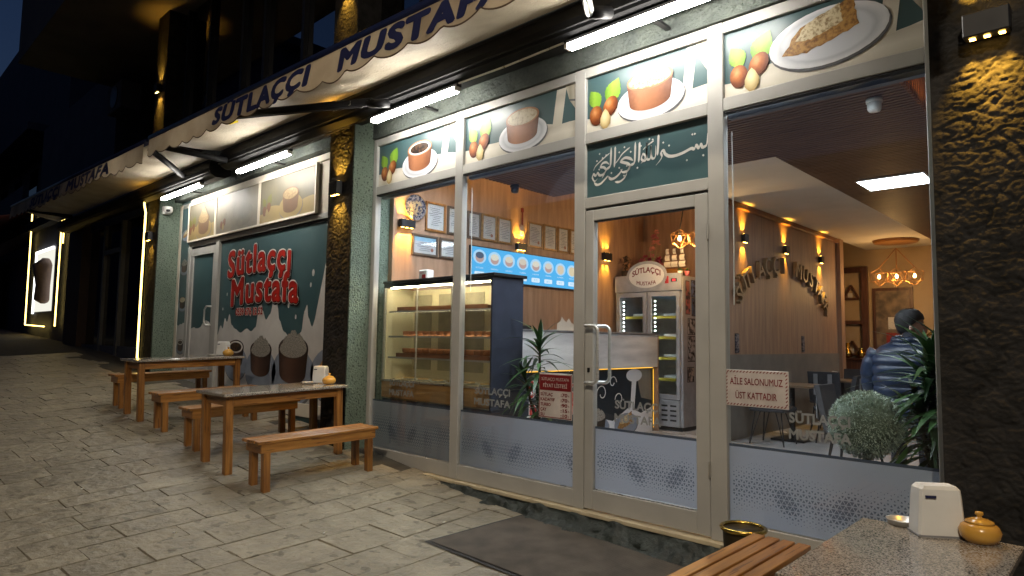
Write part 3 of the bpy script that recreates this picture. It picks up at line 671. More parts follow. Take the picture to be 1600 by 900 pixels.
def faded(x0, x1, kind, label):
    z0, z1 = 2.87, 3.46; y = .0
    T = empty('poster', ((x0 + x1) / 2, y, z0), label, 'poster', 'faded film posters over the mural')
    pl = front(x0, y, z0); w, h = x1 - x0, z1 - z0
    B('panel', f_gr if kind == 'blank' else f_bg, T, x0 + .015, x1 - .015, y, y + .004, z0, z1)
    for (a, b, c, d) in ((x0 - .012, x0 + .014, z0 - .03, z1 + .03), (x1 - .014, x1 + .012, z0 - .03, z1 + .03)): B('edge_strip', cream, T, a, b, y - .012, y + .03, c, d)
    B('edge_strip', cream, T, x0 + .0145, x1 - .0145, y - .010, y + .03, z0 - .03, z0 - .002); B('edge_strip', cream, T, x0 + .0145, x1 - .0145, y - .010, y + .03, z1 + .002, z1 + .03)
    if kind == 'blank':  # glare over the print is put into these pale greys
        poly('glare_plate', pl, ell(.62 * w, .36 * h, .27 * w, .30 * h, 28), .0015, f_gr2, T)
        poly('glare_pot', pl, ell(.62 * w, .46 * h, .19 * w, .24 * h, 28), .0027, f_gr, T)
        hazelnuts(pl, .16 * w, .12 * h, .42 * h, .0027, T, f_gr2, f_nut, f_cr)
        return
    milkbed(pl, w - .0, h, .0015, T, f_cr, .30, 6); hazelnuts(pl, .12 * w, .16 * h, .5 * h, .0027, T, f_leaf, f_nut, f_cr)
    dessert(pl, .58 * w, .24 * h, h * .86, .0027, T, 'faded', f_cr, f_pot, f_pot)
    if kind == 'cone': poly('crumb_topping', pl, [(.40 * w, .56 * h), (.76 * w, .56 * h), (.68 * w, .72 * h), (.58 * w, .93 * h), (.50 * w, .74 * h)], .0105, f_top, T)
faded(-11.53, -10.44, 'cone', 'yellowed poster of a heaped pudding beside the wall-mounted camera, over the narrow door')
faded(-10.41, -8.96, 'blank', 'poster with glare painted over its pale plate between two yellowed posters')
faded(-8.93, -7.40, 'pud', 'yellowed poster of a pudding with hazelnuts next to the pillar lamp')


# ================================================================== LIGHTS ON THE FRONT
ledm = emit('led_tube', (1.0, 0.955, 0.87), LED)
leddim = emit('dim_led_tube', (1.0, 0.9, 0.7), 1.3)
amber = emit('amber_led', (1.0, 0.55, 0.10), 30)
def fixture(x0, x1, z, lab, m=ledm, y=-.37):
    T = empty('light_fixture', ((x0 + x1) / 2, y, z), lab, 'lamp', 'strip lights under the awning')
    B('housing', black, T, x0 - .03, x1 + .03, y - .018, y + .04, z + .022, z + .055, .004)
    B('led_strip', m, T, x0, x1, y - .030, y + .032, z - .018, z + .0215)
    for xx in (x0 - .03, x1): B('end_cap', white, T, xx + .002, xx + .03, y - .03, y + .032, z - .014, z + .0218)
    B('bracket', black, T, (x0 + x1) / 2 - .02, (x0 + x1) / 2 + .02, y + .041, -.06, z + .03, z + .05)
fixture(-5.64, -4.36, 3.53, 'lit white strip light above the scorched pudding panel')
fixture(-3.06, -1.72, 3.53, 'lit white strip light above the shop door panel')
fixture(-8.83, -7.43, 3.53, 'lit white strip light above the poster next to the pillar lamp')
fixture(-11.70, -10.12, 3.55, 'lit white strip light above the wall camera')
fixture(-14.2, -12.75, 3.80, 'unlit strip light beyond the neon-lined pillar', leddim)
tag(MB().tube([(-4.3, -.39, 3.57), (-3.7, -.40, 3.555), (-3.1, -.39, 3.57)], .009, 6).build('cable', alu_lip), 'thin cable running between two strip lights under the awning', 'cable')
tag(MB().tube([(-7.38, -.39, 3.57), (-6.6, -.41, 3.55), (-5.7, -.39, 3.57)], .009, 6).build('cable', black), 'black cable strung past the pillar between two strip lights', 'cable')

def spot(name, loc, d, energy, size, blend=.6, color=(1.0, .51, .055), parent=None, r=.01):
    L = bpy.data.lights.new(name, 'SPOT'); L.energy = energy; L.spot_size = size; L.spot_blend = blend; L.color = color; L.shadow_soft_size = r
    o = bpy.data.objects.new(name, L); COL.objects.link(o); o.rotation_euler = Vector(d).to_track_quat('-Z', 'Y').to_euler()
    if parent is not None: o.parent = parent; o.location = Vector(loc) - ORIG[parent.name]
    else: o.location = loc
    return o
def sconce(x, y, z, N, lab, w=.2, h=.12, d=.075, e=6.0, beams=3, grp='amber up-and-down wall lamps'):
    """x, y on the wall, N the wall normal in the ground plane"""
    T = empty('wall_lamp', (x, y, z), lab, 'wall lamp', grp)
    N = Vector((N[0], N[1], 0)); U = Vector((-N.y, N.x, 0))
    def bx_(nm, m, u0, u1, n0, n1, z0, z1, ch=0):
        P = [Vector((x, y, z)) + U * a + N * b for a in (u0, u1) for b in (n0, n1)]
        return B(nm, m, T, min(p.x for p in P), max(p.x for p in P), min(p.y for p in P), max(p.y for p in P), z + z0, z + z1, ch)
    bx_('lamp_body', black, -w / 2, w / 2, .012, d, -h / 2, h / 2, .006)
    bx_('wall_plate', black, -w / 2 + .03, w / 2 - .03, 0, .0118, -h / 2 + .01, h / 2 - .01)
    for k in range(beams):
        u = (k - (beams - 1) / 2) * w / (beams + .2)
        for s in (1, -1):
            zz = s * (h / 2 + .004)
            bx_('led_lens', amber, u - .012, u + .012, d * .42, d * .42 + .024, min(zz, zz - s * .003), max(zz, zz - s * .003))
            dr = Vector((0, 0, s)) - N * .17 + U * (u * 1.6)
            spot('lamp_beam', Vector((x, y, z)) + U * u + N * (d * .5) + Vector((0, 0, s * (h / 2 + .012))), dr, e * 2.6, R(60), .9, parent=T)
    return T
sconce(-6.35, -.315, 2.93, (0, -1), 'amber wall lamp on the crackled pillar beside the milk mural', .17, .15, .085, 15)
sconce(-12.34, -.315, 2.99, (0, -1), 'amber wall lamp on the neon-edged pillar near the wall camera', .17, .15, .085, 10, 2)
sconce(-.47, -.315, 2.86, (0, -1), 'amber wall lamp on the crackled end pillar beside the pastry panel', .19, .12, .09, 13)
sconce(-6.33, -.315, 5.30, (0, -1), 'amber wall lamp on the pillar above the awning, over the mural pillar', .17, .15, .085, 12, 2)
sconce(-12.34, -.315, 5.62, (0, -1), 'amber wall lamp high on the pillar above the gap between the two awnings', .17, .15, .085, 16, 2)

# wall camera on the side of the left pillar
wc = empty('security_camera', (-12.1, -.18, 3.42), 'white dome security camera on the green pillar side', 'security camera')
B('bracket', white, wc, -12.1, -12.05, -.25, -.11, 3.36, 3.50, .01)
MB().lathe([(.0, -.06), (.05, -.055), (.07, -.02), (.072, .03), (.06, .06), (0, .065)], (-12.0, -.18, 3.43), 16).build('housing', white, wc, smooth=True)
MB().lathe([(.0, -.03), (.03, -.02), (.034, .01), (.0, .02)], (-11.945, -.20, 3.42), 12).build('lens', black, wc, smooth=True)

# ================================================================== AWNINGS
def awning(x0, x1, zbar, slope, lab, words, arms, xr):
    """zbar: top of the front bar at x = xr; it rises to the left by slope per metre"""
    T = empty('awning', ((x0 + x1) / 2, -.1, 3.9), lab, 'awning', 'retractable awnings over the pavement')
    zt = lambda x: zbar - slope * (x - xr)
    zc = lambda x: 3.92 - .3 * slope * (x - xr) + .02
    yb_ = -1.3
    prof = [(-.12, 3.66), (-.2, 3.61), (-.33, 3.60), (-.41, 3.64), (-.44, 3.72), (-.42, 3.82), (-.36, 3.89), (-.24, 3.92), (-.12, 3.90)]
    MB().loft([[(xx, a, b - .3 * slope * (xx - xr)) for a, b in prof] for xx in (x0 + .05, x1 - .05)]).build('cassette', cassm, T, smooth=False)
    MB().loft([[(xx, -.435, 3.655 - .3 * slope * (xx - xr)), (xx, -.447, 3.66 - .3 * slope * (xx - xr)), (xx, -.447, 3.668 - .3 * slope * (xx - xr)), (xx, -.435, 3.67 - .3 * slope * (xx - xr))] for xx in (x0 + .05, x1 - .05)]).build('cassette_trim', cassm, T)
    n = int((x1 - x0) * 14); rings = []
    for i in range(n + 1):
        xx = x0 + (x1 - x0) * i / n; ring = []
        for j in range(13):
            t = j / 12; y = -.40 + (yb_ + .40) * t; z = (3.87 - .3 * slope * (xx - xr)) * (1 - t) + (zt(xx) - .05) * t - .035 * math.sin(PI * t)
            z += .008 * math.sin(xx * 9 + t * 3 + math.sin(xx * 2.1) * 2) * math.sin(PI * t) + .01 * noise.noise(Vector((xx * 1.4, t * 3, 2))) * math.sin(PI * t)
            ring.append((xx, y, z))
        rings.append(ring)
    MB().loft(rings, cap=False, closed=False).build('canvas_roof', awn, T, smooth=True)
    MB().loft([[(xx, yb_ + .045 * math.cos(a), zt(xx) - .045 + .045 * math.sin(a)) for a in [2 * PI * k / 12 for k in range(12)]] for xx in (x0 - .02, x1 + .02)]).build('front_bar', navybar, T, smooth=True)
    n = int((x1 - x0) * 26); rings = []
    yv = lambda xx, t: yb_ - .03 - .018 * t * math.sin(xx * 4.1 + 1.2 * math.sin(xx * 1.3)) - .02 * t
    for i in range(n + 1):
        xx = x0 + (x1 - x0) * i / n; ring = []
        H = .225 + .055 * (abs(math.sin((xx - x0) * PI / .40)) ** .75) + .012 * math.sin(xx * 2.3)
        for j in range(6): t = j / 5; ring.append((xx, yv(xx, t), zt(xx) - .062 - H * t))
        rings.append(ring)
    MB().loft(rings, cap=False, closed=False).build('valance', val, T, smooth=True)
    MB().loft([[(p[5][0], p[5][1] - .001, p[5][2] - .006), (p[5][0], p[5][1] - .003, p[5][2] + .006)] for p in rings], cap=False, closed=False).build('valance_hem', mat('brown_hem', (.10, .06, .035), rough=.8), T)
    for (s, xa, xb) in words:
        me = text_mesh(s, 1.0, 0, .12, 1.12, 0, 'LEFT', .06); vx = [q.co.x for q in me.vertices]; a0, a1 = min(vx), max(vx)
        o = ORIG[T.name]
        for q in me.vertices:
            xx = xa + (xb - xa) * (q.co.x - a0) / (a1 - a0); t = .84 - q.co.y / .73 * .72
            q.co = Vector((xx, yv(xx, t) - .005 - q.co.z, zt(xx) - .062 - .255 * t)) - o
        link('lettering', me, navy, T)
    for (P, rr, m_) in arms:
        A = MB().tube(P, rr, 10).build('folding_arm', m_, T, smooth=True)
    return T
A1 = awning(-9.40, -.30, 3.76, .035, 'cream awning with navy lettering on its scalloped valance, above the glass front and mural', [('SÜTLAÇÇI', -7.27, -5.2), ('MUSTAFA', -4.76, -2.72)],
       [([(-5.30, -.43, 3.62), (-5.34, -.52, 3.60), (-5.45, -.56, 3.62)], .045, cassm), ([(-5.42, -.55, 3.63), (-7.25, -1.22, 3.73)], .042, cassm),
        ([(-5.50, -.60, 3.585), (-7.1, -1.20, 3.665)], .008, black),
        ([(-2.62, -.46, 3.62), (-2.68, -.62, 3.58)], .045, cassm), ([(-2.68, -.62, 3.58), (-2.36, -1.2, 3.66)], .034, chrome),
        ([(-9.0, -.46, 3.70), (-9.35, -1.18, 3.80)], .042, cassm)], -4.17)
B('maker_sticker', mat('sticker_print', (.30, .30, .22), (.05, .05, .04), scale=40, rough=.5, lo=.45, hi=.52), A1, -5.95, -5.62, -.668, -.664, 3.615, 3.66)
tag(MB().tube([(-6.95, -1.22, 3.60), (-7.10, -1.24, 3.605)], .012, 8).build('reflector', emit('yellow_tape', (1, .75, .05), .6)), 'short yellow luminous tape on the folding arm under the lettered valance', 'tape')
awning(-18.6, -9.62, 3.93, .032, 'cream lettered awning beyond the gap, above the dark neighbouring front', [('SÜTLAÇÇI', -16.45, -14.1), ('MUSTAFA', -13.55, -11.1)],
       [([(-10.6, -.46, 3.75), (-9.75, -1.2, 3.83)], .042, cassm), ([(-17.2, -.46, 3.9), (-18.3, -1.2, 4.1)], .042, cassm)], -9.6)

# ================================================================== FURNITURE OUTSIDE
def make_bench():
    T = empty('bench', (0, 0, 0)); L, Wd, H = 1.20, .33, .41
    for k in range(4):
        x0 = -Wd / 2 + k * (Wd / 4) + .004
        MB().box(x0, x0 + Wd / 4 - .015, -L / 2, L / 2, H - .026, H, .003).build('slat', teak, T, local=True)
    for s in (-1, 1):
        MB().box(s * .135 - .012, s * .135 + .012, -L / 2 + .03, L / 2 - .03, H - .105, H - .0265, .002).build('apron', teak, T, local=True)
        MB().box(-.1225, .1225, s * (L / 2 - .04) - .012, s * (L / 2 - .04) + .012, H - .105, H - .0268, .002).build('end_apron', teakx, T, local=True)
        for q in (-1, 1): MB().box(s * .115 - .03, s * .115 + .030, q * (L / 2 - .085) - .03, q * (L / 2 - .085) + .03, -.06, H - .0268, .004).build('leg', teakz, T, local=True)
    return T
def make_table():
    T = empty('table', (0, 0, 0)); L, Wd, H = 1.28, .66, .69
    MB().box(-Wd / 2, Wd / 2, -L / 2, L / 2, H - .028, H, .004).build('granite_top', granite, T, local=True)
    for s in (-1, 1):
        MB().box(s * .265 - .013, s * .265 + .013, -L / 2 + .105, L / 2 - .105, H - .115, H - .0285, .002).build('apron', teak, T, local=True)
        MB().box(-.215, .215, s * (L / 2 - .07) - .013, s * (L / 2 - .07) + .013, H - .115, H - .0285, .002).build('end_apron', teakx, T, local=True)
        for q in (-1, 1): MB().box(s * .25 - .034, s * .25 + .034, q * (L / 2 - .07) - .034, q * (L / 2 - .07) + .034, -.08, H - .0287, .005).build('leg', teakz, T, local=True)
    return T
def place(o, x, y, lab, cat, grp):
    gz = g(x, y); dy = (g(x, y + .5) - g(x, y - .5)); o.location = (x, y, gz + (.0)); o.rotation_euler = (math.atan(dy) * .6, 0, R(random.uniform(-.8, .8)))
    ORIG[o.name] = Vector(o.location); tag(o, lab, cat, grp); return o
b0 = make_bench(); t0 = make_table()
BL = [(-5.54, -.965, 'slatted wooden bench with its end toward the glazed pudding display window'), (-7.08, -.95, 'slatted wooden bench between the table by the pillar and the next bench along the mural'),
      (-8.06, -.93, 'slatted wooden bench under the clay pot pictures, beside the side door table'), (-9.6, -.93, 'slatted wooden bench on the far side of the farther table, beside the side door'),
      (-1.475, -1.04, 'slatted wooden bench beside the foreground granite table')]
for i, (a, b, lab) in enumerate(BL): place(b0 if i == 0 else copy_tree(b0), a, b, lab, 'bench', 'outdoor slatted benches')
TL = [(-6.31, -.965, 'granite-topped wooden table in front of the crackled pillar'), (-8.85, -.92, 'granite-topped wooden table in front of the narrow side door'), (-.665, -1.30, 'granite-topped wooden table at the end pillar, beyond the door mat')]
tabs = []
for i, (a, b, lab) in enumerate(TL): tabs.append(place(t0 if i == 0 else copy_tree(t0), a, b, lab, 'table', 'outdoor granite tables'))
tabs[2].location.z = -.195; tabs[2].scale = (.9, .79, 1.0)

sugarm = mat('yellow_ceramic', (0.60, 0.33, 0.06), (0.5, 0.26, 0.04), rough=.22, coat=.5)
def napkin(loc, rz, lab, s=1.0):
    T = empty('napkin_dispenser', loc, lab, 'napkin dispenser', 'napkin dispensers on the outdoor tables', rz)
    rings = []
    for z, k in ((0, 1), (.02, 1.0), (.13, .90), (.152, .86), (.163, .72)):
        rings.append([(a * .072 * k * s, b * .042 * k * s, z * s) for a, b in ((-1, -.8), (-.9, -1), (.9, -1), (1, -.8), (1, .8), (.9, 1), (-.9, 1), (-1, .8))])
    MB().loft(rings).build('case', white, T, local=True)
    MB().box(-.05 * s, .05 * s,   .040 * s, .0445 * s, .035 * s, .10 * s).build('paper_slot', inkw, T, local=True)
    MB().box(-.05 * s, -.018 * s, -.0447 * s, -.0405 * s, .126 * s, .134 * s).build('maker_mark', navy, T, local=True)
    MB().box(-.074 * s, .074 * s, -.043 * s, .043 * s, 0, .008 * s, .002).build('base', mat('grey_plastic', (.25, .25, .26), rough=.5), T, local=True)
    return T
def sugar(loc, lab, s=1.0):
    T = empty('sugar_bowl', loc, lab, 'sugar bowl', 'yellow sugar bowls on the outdoor tables')
    MB().lathe([(0.03 * s, 0), (.045 * s, .003 * s), (.058 * s, .02 * s), (.062 * s, .038 * s), (.054 * s, .056 * s), (.042 * s, .064 * s)], n=24).build('bowl', sugarm, T, smooth=True, local=True)
    MB().lathe([(.044 * s, .0645 * s), (.04 * s, .071 * s), (.022 * s, .078 * s), (.008 * s, .081 * s), (.007 * s, .086 * s), (.013 * s, .092 * s), (.011 * s, .1 * s), (.0, .102 * s)], n=24).build('lid', sugarm, T, smooth=True, local=True)
def ashtray(loc, lab, s=1.0):
    T = empty('ashtray', loc, lab, 'ashtray', 'steel ashtrays on the outdoor tables')
    MB().lathe([(.038 * s, 0), (.05 * s, .004 * s), (.055 * s, .02 * s), (.057 * s, .022 * s), (.053 * s, .021 * s), (.047 * s, .008 * s), (.0, .006 * s)], n=24).build('dish', chrome, T, smooth=True, local=True)
    MB().lathe([(.054 * s, .0215 * s), (.057 * s, .0235 * s), (.0575 * s, .0225 * s)], n=24, cap=False).build('rim', chrome, T, smooth=True, local=True)
def ttop(t): return t.location.z + .69 + .0015
def on(t, dx, dy):
    v = t.matrix_basis @ Vector((dx, dy, .6915)); return (v.x, v.y, v.z)
bpy.context.view_layer.update()
napkin(on(tabs[0], -.09, .56), .5, 'white napkin dispenser on the table at the crackled pillar', 1.12); sugar(on(tabs[0], .13, .53), 'yellow lidded sugar bowl on the table at the crackled pillar', 1.15); ashtray(on(tabs[0], -.06, .40), 'steel ashtray on the table at the crackled pillar', 1.1)
napkin(on(tabs[1], -.12, .54), .5, 'white napkin dispenser on the table by the side door', 1.15); sugar(on(tabs[1], .09, .52), 'yellow lidded sugar bowl on the table by the side door', 1.15); ashtray(on(tabs[1], -.05, .36), 'steel ashtray on the table by the side door', 1.1)
napkin((-.655, -.865, .4972), .62, 'white napkin dispenser on the foreground granite table', 1.28); sugar((-.505, -.86, .4972), 'yellow lidded sugar bowl on the foreground granite table', 1.22); ashtray((-.80, -.80, .4972), 'steel ashtray on the foreground granite table', 1.12)

rl = random.Random(21)
for (a, b) in ((-5.0, -2.35), (-6.35, -2.6), (-4.35, -1.55), (-3.95, -.75), (-2.62, -.24), (-7.4, -2.1)):
    gz = g(a, b) + .006; an = rl.uniform(0, PI); dx_, dy_ = math.cos(an) * .016, math.sin(an) * .016
    T = empty('cigarette_end', (a, b, gz), 'tiny white cigarette end lying on the pavement', 'litter', 'cigarette ends on the pavement')
    MB().tube([(a - dx_, b - dy_, gz), (a + dx_ * .3, b + dy_ * .3, gz)], .004, 6).build('paper', white, T); MB().tube([(a + dx_ * .32, b + dy_ * .32, gz), (a + dx_, b + dy_, gz)], .004, 6).build('filter', beige, T)
pot = empty('brass_rim_pot', (-1.76, -.30, g(-1.76, -.3)), 'dark pot with a shiny brass rim between bench and shop window', 'pot')
MB().lathe([(.09, 0), (.10, .02), (.118, .34), (.12, .375)], (-1.76, -.30, g(-1.76, -.3)), 24).build('vessel', mat('dark_brass', (.05, .035, .015), rough=.4, metal=.5), pot, smooth=True)
MB().tube([(-1.76 + .125 * math.cos(2 * PI * k / 28), -.30 + .125 * math.sin(2 * PI * k / 28), g(-1.76, -.3) + .378) for k in range(29)], .013, 8, cap=False).build('rim', brass, pot, smooth=True)

# ================================================================== NEIGHBOURS UP THE STREET
nb = empty('neighbouring_shop', (-18, .1, 1), 'unlit dark fronted neighbouring shop with a glass door beyond the neon-lined pillar', 'building')
B('wall', navyw, nb, -13.2, -12.6, .05, .4, .3, 4.3); B('wall', navyw, nb, -24.5, -18.0, .12, .5, .3, 5.2)
B('pier', mat('brown_cladding', (.05, .025, .018), rough=.6), nb, -18.9, -17.7, -.1, .3, .6, 4.6)
B('lintel', navyw, nb, -17.7, -13.2, .05, .4, 3.65, 4.3); B('stall_riser', navyw, nb, -17.7, -13.2, .02, .3, .3, 1.05)
B('shop_pane', doorglass, nb, -17.65, -16.4, .08, .09, 1.0, 3.65); B('shop_pane', doorglass, nb, -15.1, -13.25, .08, .09, 1.0, 3.65)
nd = B('door', mat('grey_door_frame', (.09, .095, .11), rough=.45), nb, -16.4, -16.28, .0, .12, .6, 3.65)
B('door_frame', MATS['grey_door_frame'], nd, -15.22, -15.1, .0, .12, .6, 3.65); B('door_frame', MATS['grey_door_frame'], nd, -16.28, -15.22, .005, .115, 3.0, 3.1)
B('door_pane', doorglass, nd, -16.28, -15.22, .06, .07, .6, 3.65)
B('back_room', navyw, nb, -17.7, -13.2, 2.5, 2.6, .3, 4.3); B('room_floor', navyw, nb, -17.7, -13.2, .4, 2.5, .3, .6)
B('upper_storey', navyw, nb, -24.5, -17, .25, 1.5, 4.56, 7.6)
neon = emit('yellow_neon', (1.0, .68, .16), 6)
def neont(pts, lab, r=.016): return tag(MB().tube(pts, r, 8).build('neon_tube', neon, smooth=True), lab, 'neon light')
neont([(-12.66, -.33, .80), (-12.67, -.33, 2.2), (-12.66, -.33, 3.45), (-12.72, -.34, 3.6), (-12.72, -.34, 3.72)], 'wavy yellow neon line up the edge of the charcoal pillar')
neont([(-21.3, -.02, 1.47), (-23.7, -.02, 1.53), (-23.75, -.02, 3.2), (-23.8, -.02, 4.85)], 'yellow neon line with a foot around the bright clothes window')
neont([(-20.15, -.02, 1.47), (-20.15, -.02, 4.62)], 'straight yellow neon line on the pier right of the bright clothes window')
neont([(-19.9, -.02, 3.6), (-19.9, -.02, 4.60)], 'short yellow neon line beside the straight one under the far awning')
cw = empty('clothes_window', (-22.2, .1, 1.8), 'bright white clothes shop window framed by yellow neon', 'shop window')
B('light_box', emit('white_window_light', (1, .98, .86), .75), cw, -23.35, -21.3, .11, .118, 1.9, 3.62)
B('light_edge', emit('white_edge_light', (1, 1, .95), 3), cw, -23.4, -23.33, .06, .10, 1.85, 3.66); B('light_edge', MATS['white_edge_light'], cw, -23.33, -21.3, .06, .10, 3.60, 3.66)
MB().lathe([(.05, 0), (.22, .1), (.20, .5), (.25, .8), (.30, 1.05), (.12, 1.2), (.08, 1.25)], (-21.75, .0, 2.1), 12).build('hanging_dress', mat('grey_pink_cloth', (.22, .16, .15), rough=.9), cw, smooth=True)
ac = empty('air_conditioner', (-14.5, -.2, 5.6), 'wall-mounted air conditioner unit above the far awning', 'air conditioner')
B('case', navyw, ac, -16.0, -15.1, -.2, .2, 6.0, 6.6, .02)
MB().lathe([(.24, -.01), (.24, .01)], (0, 0, 0), 20).build('fan_grille', black, ac, local=True); ac.children[1].rotation_euler = (R(90), 0, 0); ac.children[1].location = Vector((-15.5, -.21, 6.3)) - ORIG[ac.name]
fb1 = empty('far_building', (-32, 0, 1.5), 'dark apartment block at the end of the street with a red sign', 'building')
B('wall', navyw, fb1, -44, -26.2, 1.2, 9, 1, 14); B('balcony_slab', navyw, fb1, -44, -26.2, .1, 1.2, 5.0, 5.25); B('balcony_parapet', navyw, fb1, -44, -26.2, .1, .2, 5.25, 6.1)
B('balcony_slab', navyw, fb1, -44, -26.2, .1, 1.2, 8.0, 8.25)
for i in range(5): B('window', doorglass, fb1, -28.5 - i * 3, -27.2 - i * 3, 1.17, 1.19, 6.2, 7.6)
redaw = mat('dark_red_canvas', (.10, .02, .02), rough=.8)
ra = empty('awning', (-25.5, -.6, 4.8), 'dark red awning just beyond the cream lettered one', 'awning')
MB().loft([[(-31, .2, 5.0), (-31, -1.2, 4.6), (-31, -1.2, 4.3)], [(-24.2, .2, 5.0), (-24.2, -1.2, 4.6), (-24.2, -1.2, 4.3)]], cap=False, closed=False).build('canvas', redaw, ra)
MB().tube([(-31, -1.2, 4.62), (-24.2, -1.2, 4.62)], .04, 8).build('front_bar', black, ra)
ls = empty('lit_shop_sign', (-36, .6, 2.0), 'colourful backlit panel glowing at the end of the street', 'sign')
sgn = [((.9, .05, .05), .9), ((1, .8, .75), 1.4), ((.9, .08, .25), .9), ((.25, .45, 1.0), .8), ((.8, .9, 1), 1.2)]
for i, (c, s) in enumerate(sgn): B('colour_panel', emit('sign_light', c, s), ls, -38.2, -34.2, .55, .6, 1.75 + .52 * (4 - i), 2.22 + .52 * (4 - i))
B('sign_case', black, ls, -38.3, -34.1, .605, .7, 1.7, 4.45)

# across the street, behind the viewpoint
opp = empty('opposite_building', (-50, -14, 1), 'tall dark building across the street', 'building')
B('wall', navyw, opp, -80, -37.0, -30, -14, -1, 19); B('roof_edge', navyw, opp, -80, -36.4, -30, -13.6, 19, 19.5)
low = empty('opposite_house', (10, -16, 0), 'low dark house across the street', 'building')
B('wall', navyw, low, -30, 40, -30, -16, -2, 6.5); B('roof_edge', navyw, low, -30.5, 40, -30.5, -15.6, 6.5, 6.8)
lampp = empty('street_lamp', LAMP, 'street lamp on a tall pole across the pavement', 'street lamp')
lx, ly, lz = LAMP
MB().tube([(lx, ly, -.5), (lx, ly, 7.4)], .07, 10, .045).build('pole', black, lampp, smooth=True)
MB().tube([(lx, ly, 7.35), (lx, ly + .3, 7.6), (lx, ly + 1.0, 7.7)], .035, 8).build('arm', black, lampp, smooth=True)
MB().box(lx - .14, lx + .14, ly + .9, ly + 1.5, 7.62, 7.74, .02).build('lamp_head', black, lampp)
B('lamp_lens', emit('sodium_lens', (1, .72, .38), 12), lampp, lx - .1, lx + .1, ly + .95, ly + 1.45, 7.605, 7.6195)
L = bpy.data.lights.new('street_light', 'SPOT'); L.energy = LAMP_W; L.color = (1.0, .85, .64); L.spot_size = R(150); L.spot_blend = .6; L.shadow_soft_size = .15
lo_ = bpy.data.objects.new('street_light', L); COL.objects.link(lo_); lo_.parent = lampp; lo_.location = Vector((lx, ly + 1.2, 7.59)) - ORIG[lampp.name]; lo_.rotation_euler = (R(25), 0, 0)

# ================================================================== INSIDE THE SHOP
XW = -6.05
def st(name, m, *a): return B(name, m, None, *a, kind='structure')
st('interior_floor', tile, -6.4, .9, .045, 11, -.15, -.001)
st('interior_wall_left', oakz, -6.3, XW, .21, 5.6, 0, 3.55)
st('interior_wall_return', oakz, -6.3, -6.125, .045, .209, 0, 3.55)
st('interior_wall_back', oakz, XW, -4.13, 5.4, 5.6, 0, 3.55)
part_w = st('partition_wall', oakz, -4.12, -4.0, 4.15, 8.7, 0, 3.249)
dado = mat('grey_dado', (.21, .19, .165), (.16, .145, .125), scale=4, rough=.6)
B('dado_panel', dado, part_w, -3.999, -3.985, 4.16, 8.69, 0, 1.14); B('cornice', slatv, part_w, -3.999, -3.94, 4.15, 8.7, 3.17, 3.2485, .01)
B('end_post', oakz, part_w, -4.1, -3.93, 8.701, 8.9, 0, 3.249)
warmw = mat('ochre_wall', (.46, .33, .18), (.40, .28, .15), scale=2, rough=.8)
st('interior_wall_far', warmw, -6.3, .9, 10.6, 10.8, 0, 3.55)
st('interior_wall_right', oakz, .7, .9, .045, 10.6, 0, 3.55)
st('interior_ceiling', mat('warm_ceiling', (.55, .42, .26), rough=.9), -6.3, .9, .21, 10.8, 3.551, 3.7)
st('lowered_ceiling', cream, -3.999, -2.62, 2.5, 10.599, 3.25, 3.30)
raft = empty('slatted_ceiling_raft', (-3.4, 1.5, 3.2), 'dark brown slatted timber ceiling raft inside the shop', 'ceiling raft')
mb = MB(); y = .12
while y < 10.4:
    xa = -5.57 if y < 2.46 else -2.62
    mb.box(xa, -1.19, y, y + .032, 3.2, 3.245); y += .062
mb.build('slats', slatw, raft, kind='stuff')
mb = MB(); y = .12
while y < 10.4: mb.box(-1.187, -1.16, y, y + .032, 3.2, 3.5); y += .062
mb.build('edge_slats', slatv, raft, kind='stuff')
B('raft_board', black, raft, -5.56, -1.2, .1, 2.46, 3.247, 3.262); B('raft_board', black, raft, -2.61, -1.2, 2.4605, 10.4, 3.247, 3.262)
cove = emit('amber_cove_light', (1, .55, .12), 26)
for (a, b, c, d, lab) in ((-5.55, -5.53, .3, 2.4, 'amber strip hidden on top of the slatted ceiling near the certificates'), (-1.24, -1.22, .3, 10, 'amber strip hidden on top of the slatted ceiling near the stair')):
    tag(B('cove_light', cove, None, a, b, c, d, 3.264, 3.28), lab, 'cove light')
panel = emit('led_panel', (.86, .93, 1.0), PANEL * .55)
panelw = emit('added_fill_panel', (.84, .91, 1.0), PANEL * 1.0)  # for panels added out of view near the window to brighten the interior
def ledpanel(x0, x1, y0, y1, lab, m=panel, z=3.2):
    T = empty('ceiling_light', ((x0 + x1) / 2, (y0 + y1) / 2, z), lab, 'ceiling light', 'flat led ceiling panels')
    B('diffuser', m, T, x0, x1, y0, y1, z - .012, z - .003); 
    for (a, b, c, d) in ((x0 - .015, x0, y0 - .015, y1 + .015), (x1, x1 + .015, y0 - .015, y1 + .015), (x0, x1, y0 - .015, y0), (x0, x1, y1, y1 + .015)): B('frame', white, T, a, b, c, d, z - .014, z - .001)
ledpanel(-2.31, -1.64, 4.05, 4.62, 'bright flat light panel in the slatted ceiling above the seated area')
ledpanel(-2.1, -1.45, 7.6, 8.2, 'bright flat light panel farther back in the slatted ceiling')
ledpanel(-5.4, -4.5, .2, .78, 'added unseen light panel in the slatted ceiling above the display case', panelw)
ledpanel(-3.9, -3.0, .2, .78, 'added unseen light panel in the slatted ceiling behind the door panel', panelw)
ledpanel(-2.2, -1.5, .2, .7, 'added unseen light panel in the slatted ceiling behind the pastry panel', panelw)

